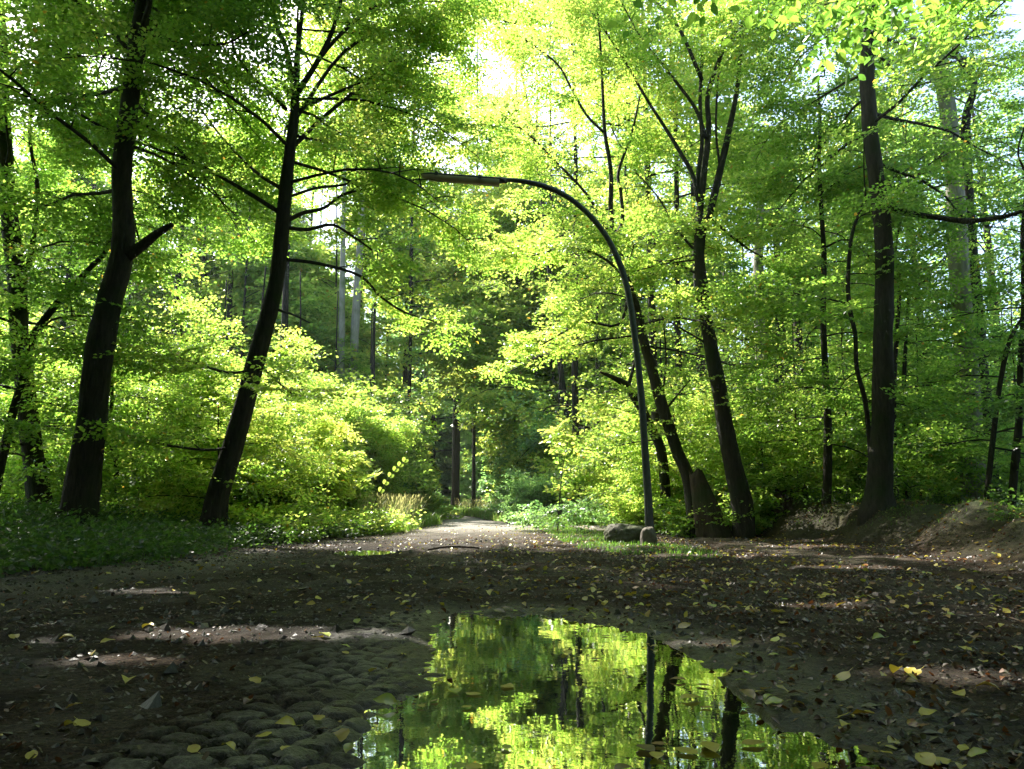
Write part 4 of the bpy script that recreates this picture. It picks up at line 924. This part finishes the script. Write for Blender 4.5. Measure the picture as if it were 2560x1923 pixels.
# ------------------------------------------------------------------ rocks, stumps, log
def blob(name, c, rx, ry, rz, m, label, cat, amp=.18, squash=2.4, seed=1, tilt=0, fr=1.6):
    nu, nv = 48, 28; V = []; 
    for j in range(nv + 1):
        ph = math.pi * j / nv
        for i in range(nu):
            th = 2 * math.pi * i / nu
            d = np.array([math.sin(ph) * math.cos(th), math.sin(ph) * math.sin(th), math.cos(ph)])
            s = 1 / (abs(d[0]) ** squash + abs(d[1]) ** squash + abs(d[2]) ** squash) ** (1 / squash)
            k = 1 + amp * (float(fbm(np.array([d[0] * fr + seed]), np.array([d[1] * fr + d[2] * fr * 1.7 + seed]), seed)[0]) - .5) * 2
            k += amp * .35 * (float(vn(np.array([d[0] * 7 + seed]), np.array([d[1] * 7 + d[2] * 9]), seed)[0]) - .5)
            V.append(d * s * k * [rx, ry, rz])
    V = np.array(V); ct, stt = math.cos(tilt), math.sin(tilt); V = np.stack([V[:, 0] * ct + V[:, 2] * stt, V[:, 1], -V[:, 0] * stt + V[:, 2] * ct], 1)
    F = np.array([[j * nu + i, j * nu + (i + 1) % nu, (j + 1) * nu + (i + 1) % nu, (j + 1) * nu + i] for j in range(nv) for i in range(nu)])
    o = link(name, raw_mesh(name, V, F[:, ::-1], m, smooth=True), loc=tuple(c)); return tag(o, label, cat)
c = P(1565, 1338, 14.3); blob('boulder', (c[0], 14.3, gz(c[0], 14.3) + .12), .37, .27, .21, M_ROCK, 'flat mossy boulder lying left of the lamp post foot', 'boulder', .22, 3.6, 3)
c = P(1622, 1345, 13.5); blob('stone', (c[0] - .02, 13.42, gz(c[0], 13.42) + .10), .14, .14, .21, M_CONC, 'rough upright stone set against the foot of the lamp post', 'stone', .14, 2.8, 8)

def stump(name, label, cat, base, topc, r0, r1, jag, seed, m=M_DEAD):
    nseg, n = 20, 12; V = []; base = np.array(base); topc = np.array(topc)
    for i in range(n + 1):
        f = i / n
        for k in range(nseg):
            an = k / nseg * 2 * math.pi; rr = (r0 + (r1 - r0) * f) * (1 + .16 * math.cos(an * 5 + seed) * (1 - f) + .10 * math.sin(an * 3 + seed * 2))
            hj = (float(vn(np.array([math.cos(an) * 2.3 + seed]), np.array([math.sin(an) * 2.3]), 4)[0])) * jag * f
            V.append(base + (topc - base) * f + np.array([math.cos(an) * rr, math.sin(an) * rr, hj]))
    V.append(topc + np.array([0, 0, -.08])); V = np.array(V) - base
    F = [[i * nseg + k, i * nseg + (k + 1) % nseg, (i + 1) * nseg + (k + 1) % nseg, (i + 1) * nseg + k] for i in range(n) for k in range(nseg)]
    for k in range(0, nseg, 2): F.append([len(V) - 1, n * nseg + k, n * nseg + k + 1, n * nseg + (k + 2) % nseg])
    o = link(name, raw_mesh(name, V, np.array(F), m, smooth=True), loc=tuple(base)); return tag(o, label, cat)
s0 = P(1772, 1235, 17.9); g0 = gz(s0[0], 17.9)
stump('tree_stump', 'black rotten stump leaning against the leaning trunk', 'stump', (s0[0] + .10, 17.8, g0 - .1), (s0[0] - .28, 17.95, P(0, 1192, 17.9)[2]), .40, .15, .22, 2)
s0 = P(1975, 1260, 18.6); g0 = gz(s0[0], 18.6)
stump('tree_stump', 'low jagged stump on the bank between forked trunk and slender stem', 'stump', (s0[0], 18.6, g0 - .1), (s0[0] + .05, 18.6, g0 + .28), .50, .36, .45, 5)
s0 = P(362, 1270, 20); g0 = gz(s0[0], 20)
stump('tree_stump', 'tall broken stump far back between the two left trunks', 'stump', (s0[0], 20, g0 - .1), (s0[0], 20, P(0, 1140, 20)[2]), .20, .13, .2, 7)
lg = P(705, 1308, 15.5); gl_ = gz(lg[0], 15.5)
def logs():
    b = Bag(); V, F = tube(catmull([[lg[0] - .35, 15.6, gl_ + .16], [lg[0], 15.5, gl_ + .2], [lg[0] + .22, 15.4, gl_ + .22]], 4), [.11] * 4 + [.115] * 5, 12, rough=.2, seed=3); b.add(V, F)
    o = link('fallen_log', b.build('fallen_log', [M_DEAD], lg)); o.location = tuple(lg); tag(o, 'short dark log lying in the undergrowth at the left verge', 'log')
    b = Bag(); V, F = tube([[lg[0] + .15, 15.4, gl_ + .28], [lg[0] + .3, 15.35, gl_ + .38], [lg[0] + .42, 15.3, gl_ + .42]], [.03, .024, .015], 6, seed=3); b.add(V, F)
    link('branch', b.build('branch', [M_DEAD], lg), o)
logs()
# pale arching stem and sprig near the bright bush
def sprig():
    b = Bag(); q = catmull([P(745, 1310, 20), P(765, 1240, 20), P(785, 1195, 20), P(800, 1165, 20)], 4); V, F = tube(q, np.linspace(.022, .010, len(q)), 6); b.add(V, F)
    q2 = catmull([P(779, 1208, 20), P(795, 1206, 20), P(812, 1200, 20)], 3); V, F = tube(q2, np.linspace(.01, .005, len(q2)), 5); b.add(V, F)
    root = tag(link('maple_sapling', None, loc=tuple(q[0])), 'thin pale curved stem with a bright yellow-green leaf tuft, left of the path', 'young tree')
    link('trunk', b.build('trunk', [M_PALE], q[0]), root); cr = Crown()
    for k in range(34): 
        c = P(825, 1160, 20) if k < 22 else P(840, 1205, 20); cr.spray(c + R.normal(0, 1, 3) * [.38, .3, .16], random.uniform(0, 6.28), random.uniform(-.3, .3), .6, .84)
    link('crown', cr.mesh('crown', q[0], [M_LEAF, M_BARK], TEMPL_BIG, 1.1), root)
    q = catmull([P(930, 1275, 19), P(950, 1230, 19), P(980, 1185, 19), P(1010, 1155, 19)], 5)
    root = tag(link('shoot', None, loc=tuple(q[0])), 'single shoot with two rows of round leaves in front of the largest bush', 'plant')
    b = Bag(); V, F = tube(q, np.linspace(.010, .003, len(q)), 5); b.add(V, F); link('stem', b.build('stem', [M_BARK], q[0]), root)
    V, F, T = [], [], []; n = 0
    for i in range(5, len(q), 2):
        for s in (-1, 1):
            d = np.array([.35 * s + .3, -.1 * s, .5 - .25 * s]); d /= np.linalg.norm(d); nrm = np.array([.2, -.9, .35]); sdv = np.cross(nrm, d); sdv /= np.linalg.norm(sdv); L_ = .13
            ring = [q[i] + d * L_ * (.5 - .5 * math.cos(t)) + sdv * L_ * .36 * math.sin(t) for t in np.arange(8) / 8 * 2 * math.pi]
            V += ring; F.append([n + k for k in range(8)]); T.append(.7 + random.uniform(-.1, .1)); n += 8
    link('foliage', raw_mesh('foliage', np.array(V) - q[0], np.array(F), M_LEAF, np.array(T)), root)
sprig()

# ------------------------------------------------------------------ ground plants: stuff
def scatter(n, xr_, yr_, fn, power=1.0):
    x = R.uniform(*xr_, n); y = yr_[0] + (yr_[1] - yr_[0]) * R.random(n) ** power; k = fn(x, y); return x[k], y[k]
def herbs(name, label, x, y, hmin, hmax, tint, leaf_scale=1.0, mat_=None):
    z = height(x, y); m = len(x)
    V, F, T = leaves_from_sprays(np.stack([x, y, z + R.uniform(hmin, hmax, m)], 1), R.uniform(0, 6.28, m), R.uniform(-.15, .7, m), R.uniform(.6, 1.3, m), tint + R.normal(0, .12, m), TEMPL_HERB, leaf_scale)
    b = Bag(); b.add(V, F, 0, T); o = link(name, b.build(name, [mat_ or M_LEAF], (0, 0, 0), False)); tag(o, label, None, None, 'stuff')
def lm(x, y): return masks(x, y)
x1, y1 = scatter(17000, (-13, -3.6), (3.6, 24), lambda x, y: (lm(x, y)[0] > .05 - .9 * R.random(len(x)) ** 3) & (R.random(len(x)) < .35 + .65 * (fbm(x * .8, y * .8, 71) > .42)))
herbs('undergrowth', 'leafy dark undergrowth covering the left verge', x1, y1, .02, .20, .30, .85, M_HERB_SHADED)
x1, y1 = scatter(2600, (-7, -2.6), (14.5, 21), lambda x, y: (lm(x, y)[0] > -.1) & (lm(x, y)[0] < 1.8))
herbs('bramble', 'sunlit yellow-green brambles along the left verge', x1, y1, .05, .40, .70, 1.2)
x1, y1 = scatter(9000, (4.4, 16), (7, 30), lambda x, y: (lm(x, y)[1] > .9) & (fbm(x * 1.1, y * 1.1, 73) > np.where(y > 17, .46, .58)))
herbs('bank_plants', 'scattered low green plants on the right bank', x1, y1, .02, .18, .42, .8, M_HERB_SHADED)
x1, y1 = scatter(3400, (3.2, 7), (19, 29), lambda x, y: (lm(x, y)[1] > .0))
herbs('bank_undergrowth', 'bright undergrowth on the sunny foot of the right bank', x1, y1, .02, .45, .7, 1.1)

def grass(name, label, x, y, h0, h1, w, tint, lean=.35, seedhead=0.0):
    m = len(x); z = height(x, y) - .01; H_ = R.uniform(h0, h1, m); a = R.uniform(0, 6.28, m); ln = np.abs(R.normal(lean, .2, m)) * H_
    p0 = np.stack([x, y, z], 1); d = np.stack([np.cos(a), np.sin(a), 0 * a], 1); s = np.stack([-np.sin(a), np.cos(a), 0 * a], 1); up = np.array([0, 0, 1.0])
    p1 = p0 + d * (ln * .35)[:, None] + up * (H_ * .62)[:, None]; p2 = p0 + d * ln[:, None] + up * (H_ * .97)[:, None]; ww = (w * R.uniform(.7, 1.3, m))[:, None]
    V = np.stack([p0 - s * ww * .5, p0 + s * ww * .5, p1 + s * ww * .4, p1 - s * ww * .4, p2 + s * ww * .06, p2 - s * ww * .06], 1).reshape(-1, 3)
    i = np.arange(m)[:, None] * 6; F = np.vstack([i + [0, 1, 2, 3], i + [3, 2, 4, 5]]); T = np.clip(tint + R.normal(0, .15, m), 0, 1); T = np.concatenate([T, T])
    b = Bag(); b.add(V, F, 0, T)
    if seedhead:
        k = R.random(m) < seedhead; q = p2[k]; e = d[k]; f = s[k]; n = len(q)
        V = np.stack([q - up * .02, q + up * .03 + e * .01 + f * .012, q + up * .09 + e * .05, q + up * .03 + e * .01 - f * .012], 1).reshape(-1, 3); b.add(V, np.arange(n * 4).reshape(-1, 4), 0, np.full(n, .97))
    o = link(name, b.build(name, [M_GRASS], (0, 0, 0), False)); tag(o, label, None, None, 'stuff')
x1, y1 = scatter(52000, (-.2, 4), (9.4, 28), lambda x, y: (lm(x, y)[2] > -.25 + .5 * (fbm(x * 3, y * 3, 82) - .3)) & (R.random(len(x)) < .12 + .88 * (fbm(x * 2.6, y * 2.6, 81) > .47)))
grass('island_grass', 'short green grass on the island around the lamp post foot', x1, y1, .02, .09, .008, .30)
x1, y1 = scatter(85000, (-9, 5), (24, 62), lambda x, y: ((lm(x, y)[3] > -.05) & (lm(x, y)[3] < 3.0)), 1.2)
grass('verge_grass', 'long green grass beside the far path', x1, y1, .15, .42, .016, .62, .3)
x1, y1 = scatter(26000, (-6, -1.6), (17.5, 30), lambda x, y: (lm(x, y)[0] > -.05) & (lm(x, y)[0] < 1.4))
grass('left_verge_grass', 'bright grass on the left verge where the path begins', x1, y1, .10, .38, .012, .6, .35)
x1, y1 = scatter(1500, (-4.6, -2.9), (21.5, 26.0), lambda x, y: (lm(x, y)[0] > .2) & (lm(x, y)[0] < 1.5))
grass('tall_grass', 'tall seeding grass tuft on the left verge', x1, y1, .5, .95, .009, .86, .3, .9)
x1, y1 = scatter(1600, (-4, 3), (33, 48), lambda x, y: (lm(x, y)[3] > .4) & (lm(x, y)[0] < 0))
grass('seeding_grass', 'straw-coloured seed heads along the far verge', x1, y1, .5, .9, .013, .9, .3, .9)
x1, y1 = scatter(30000, (4.5, 12), (7, 22), lambda x, y: (lm(x, y)[1] > .5) & (fbm(x * 1.9, y * 1.9, 85) > .60))
grass('bank_moss', 'tufted moss and short grass on the hummocks of the right bank', x1, y1, .02, .07, .008, .45)
x1, y1 = scatter(26000, (-8, -2.6), (4.5, 17), lambda x, y: (lm(x, y)[0] > -.05) & (lm(x, y)[0] < 1.6) & (fbm(x * 1.2, y * 1.2, 83) > .5))
grass('shade_grass', 'thin dark grass at the muddy edge of the left verge', x1, y1, .05, .18, .006, .3)

# ------------------------------------------------------------------ fallen leaves, litter, pebbles
LN = 6
def leaf_shape(seed, curl):
    rg = np.random.default_rng(seed); V = []; F = []
    for i in range(LN + 1):
        t = i / LN; w = .33 * math.sin(math.pi * t ** .8) ** .8 * (1 if i < LN else 0) + (.012 if i in (0, LN) else 0); z = curl * math.sin(math.pi * t) * .5 + rg.uniform(-.02, .02)
        for s in (-1, 0, 1): V.append([t - .5, s * w, z + abs(s) * (curl * .45 * w * 2 + rg.uniform(0, .06))])
    for i in range(LN):
        for s in (0, 1): b = i * 3 + s; F.append([b, b + 1, b + 4, b + 3])
    # stalk
    n = len(V); V += [[-.5, -.012, 0], [-.5, .012, 0], [-.82, .012, .04], [-.82, -.012, .04]]; F.append([n, n + 1, n + 2, n + 3])
    return np.array(V), np.array(F)
LEAFV = [leaf_shape(k, [.05, .18, .32, -.12][k % 4]) for k in range(8)]
leaf_meshes = {}
COLS = [('yellow', .80), ('pale green', .97), ('orange brown', .50), ('dark brown', .28), ('golden', .68)]
for ci, (cn, tv) in enumerate(COLS):
    for k in range(8):
        V, F = LEAFV[k]; rg = np.random.default_rng(k + 31 * ci)
        leaf_meshes[(ci, k)] = raw_mesh('fallen_leaf', V, F, M_FALLEN, np.clip(tv + rg.normal(0, .03, len(F)), 0, 1), smooth=True)
def leaf_place(x, y):
    sd = poly_sd(np.array([x]), np.array([y]), PUDDLE)[0]; cbk = poly_sd(np.array([x]), np.array([y]), COBBLE)[0]; z = gz(x, y)
    if z < .004: return 'floating on the puddle', .006
    if sd > -.3: return 'stuck to the wet rim of the puddle', z + .012
    if cbk > 0: return 'lying on the cobblestones', z + .012
    if x < -.9 and y < 4.2: return 'lying on the mud in the lower left corner', z + .012
    if x > 1.6 and y < 4.6: return 'lying on the litter in the lower right corner', z + .014
    if y < 6.5: return 'lying on bare mud just past the puddle', z + .012
    return 'lying on the dark mud of the clearing', z + .014
made = 0; tries = 0
GL = 'fallen leaves scattered over mud and puddle'
while made < 290 and tries < 4000:
    tries += 1; Y = 2.05 + 6.8 * random.random() ** 1.5; X = random.uniform(-.70, .70) * Y
    l_, r_, i_, v_ = masks(np.array([X]), np.array([Y]))
    if l_[0] > .3: continue
    wtx = .35 + .65 * sstep((X + 1) / 2.0)
    if random.random() > wtx: continue
    pl, z = leaf_place(X, Y)
    if 'floating' in pl and random.random() > .38: continue
    ci = random.choices(range(5), [42, 16, 10, 12, 20])[0]; k = random.randrange(8); size = random.uniform(.038, .082)
    o = bpy.data.objects.new('fallen_leaf', leaf_meshes[(ci, k)]); COL.objects.link(o)
    flat = 'floating' in pl
    o.location = (X, Y, z); o.scale = (size, size, size * (.4 if flat else 1)); o.rotation_euler = (0 if flat else random.gauss(0, .22), 0 if flat else random.gauss(0, .22), random.uniform(0, 6.28))
    adj = 'small ' if size < .052 else ('large ' if size > .070 else ''); shape = ['flat', 'cupped', 'curled', 'arched'][k % 4]
    o['label'] = f'{adj}{shape} {COLS[ci][0]} fallen leaf {pl}'; o['category'] = 'leaf'; o['group'] = GL; made += 1

def litter(name, label, x, y, smin, smax, tints, tilt=.35, lift=.012, pick=(0, 1, 2, 3)):
    b = Bag(); z = np.maximum(height(x, y), -.002) + lift; n = len(x); shp = R.integers(0, 8, n); s = R.uniform(smin, smax, n); a = R.uniform(0, 6.28, n); tx = R.normal(0, tilt, n); ty = R.normal(0, tilt, n); tt = R.choice(tints, n) + R.normal(0, .04, n)
    for k in range(8):
        q = np.where(shp == k)[0]; V, F = LEAFV[k]; V = V[:21:1][[0, 1, 2, 6, 7, 8, 12, 13, 14, 18, 19, 20]]; F = np.array([[i * 3 + j, i * 3 + j + 1, i * 3 + j + 4, i * 3 + j + 3] for i in range(3) for j in (0, 1)])
        ca, sa = np.cos(a[q])[:, None], np.sin(a[q])[:, None]; vx, vy, vz = V[:, 0][None] * s[q][:, None], V[:, 1][None] * s[q][:, None], V[:, 2][None] * s[q][:, None]
        X = vx * ca - vy * sa; Y = vx * sa + vy * ca; Z = vz + X * tx[q][:, None] + Y * ty[q][:, None]
        W_ = np.stack([X + x[q][:, None], Y + y[q][:, None], Z + z[q][:, None]], 2); m = len(q)
        b.add(W_.reshape(-1, 3), (np.arange(m)[:, None, None] * 12 + F[None]).reshape(-1, 4), 0, np.repeat(np.clip(tt[q], 0, 1), 6))
    o = link(name, b.build(name, [M_FALLEN], (0, 0, 0), True)); tag(o, label, None, None, 'stuff')
trk = lambda x, y: (np.exp(-((x - (4.1 + (y - 12) * .02 + np.clip(12 - y, 0, 9) * .18)) / .55) ** 2) * (y > 4)) > .35 + .5 * (fbm(x * 2, y * 2, 99) - .5)
okg = lambda x, y: ~(trk(x, y) & (R.random(len(x)) < .8)) & (lm(x, y)[0] < .3) & ((poly_sd(x, y, PUDDLE) < -.02) | (height(x, y) > .005))
x1, y1 = scatter(9000, (-7, 9), (4.6, 26), lambda x, y: okg(x, y) & (R.random(len(x)) < .25 + .75 * sstep((x + 2) / 4)), 1.2)
litter('leaf_litter', 'yellow and brown leaves strewn over the clearing', x1, y1, .032, .066, [.8, .8, .95, .5, .3, .3, .68])
x1, y1 = scatter(85000, (-6, 9), (1.9, 20), lambda x, y: okg(x, y) & (R.random(len(x)) < np.where((x < 1.6) & (x > -3) & (y > 5.3), .35, .75)) & (R.random(len(x)) < (.24 + .76 * sstep((x + .6) / 2)) * (poly_sd(x, y, COBBLE) < -.05 + .5 * (R.random(len(x)) < .1)) * ((fbm(x * 1.5, y * 1.5, 91) > .36) | (poly_sd(x, y, PUDDLE) > -.9))), 1.7)
litter('brown_leaf_litter', 'matted dark brown leaf bits on the mud', x1, y1, .009, .034, [.02, .1, .15, .3, .38], .5, .005)
x1, y1 = scatter(2600, (-2.5, 3.2), (2, 5.2), lambda x, y: (poly_sd(x, y, PUDDLE) > -.12) & (R.random(len(x)) < .4) & (poly_sd(x, y, PUDDLE) < .25))
litter('floating_litter', 'bits of leaf along the rim of the puddle', x1, y1, .012, .04, [.1, .3, .75], .1, .006)
def clods():
    x, y = scatter(30000, (-6, 6.5), (2.0, 17), lambda x, y: (lm(x, y)[0] < .5) & (poly_sd(x, y, PUDDLE) < .0) & (poly_sd(x, y, COBBLE) < .1) & (R.random(len(x)) < .10 + .9 * np.exp(-((lm(x, y)[0] + .6) / .8) ** 2) + .5 * (fbm(x * 1.3, y * 1.3, 97) > .56)), 1.3)
    n = len(x); z = height(x, y); s = R.uniform(.006, .022, n) * (1 + .9 * (R.random(n) < .06)); oc = np.array([[1, 0, 0], [0, 1, 0], [-1, 0, 0], [0, -1, 0], [0, 0, .8], [0, 0, -.7]], float)
    V = oc[None] * s[:, None, None] * R.uniform(.5, 1.35, (n, 6, 1)) + R.normal(0, .25, (n, 6, 3)) * s[:, None, None] + np.stack([x, y, z], 1)[:, None]
    F = np.array([[0, 1, 4], [1, 2, 4], [2, 3, 4], [3, 0, 4], [1, 0, 5], [2, 1, 5], [3, 2, 5], [0, 3, 5]])
    m = raw_mesh('mud_clods', V.reshape(-1, 3), (np.arange(n)[:, None, None] * 6 + F[None]).reshape(-1, 3), M_MUD, smooth=False); tag(link('mud_clods', m), 'small dark clods of churned mud', None, None, 'stuff')
M_MUD = plain('clod_mud', (.028, .021, .015), .5, 0, .4, 60, .4)
clods()
def pebbles():
    x, y = scatter(16000, (-4.5, 5), (1.9, 12), lambda x, y: (lm(x, y)[0] < .2) & (poly_sd(x, y, PUDDLE) < .1), 1.6)
    n = len(x); z = height(x, y); s = R.uniform(.003, .011, n) * (1 + 1.2 * (R.random(n) < .04)); oc = np.array([[1, 0, 0], [0, 1, 0], [-1, 0, 0], [0, -1, 0], [0, 0, .7], [0, 0, -.7]], float)
    V = oc[None] * s[:, None, None] * R.uniform(.6, 1.3, (n, 6, 1)) + np.stack([x, y, z], 1)[:, None]
    F = np.array([[0, 1, 4], [1, 2, 4], [2, 3, 4], [3, 0, 4], [1, 0, 5], [2, 1, 5], [3, 2, 5], [0, 3, 5]])
    m = raw_mesh('gravel', V.reshape(-1, 3), (np.arange(n)[:, None, None] * 6 + F[None]).reshape(-1, 3), M_CONC, smooth=False); tag(link('gravel', m), 'small stones pressed into the mud', None, None, 'stuff')
pebbles()
# a dead stick by the small puddle
b = Bag(); q0 = G(1130, 1385); q = [[q0[0] - .35, q0[1] - .1, .07], [q0[0], q0[1], .11], [q0[0] + .4, q0[1] + .15, .08]]; V, F = tube(catmull(q, 4), [.014] * 9, 6, rough=.2); b.add(V, F)
tag(link('dead_stick', b.build('dead_stick', [M_DEAD])), 'thin dead stick lying across the road right of the small puddle', 'stick')
print('FACES', sum(len(m.polygons) for m in bpy.data.meshes), 'OBJ', len(bpy.data.objects))
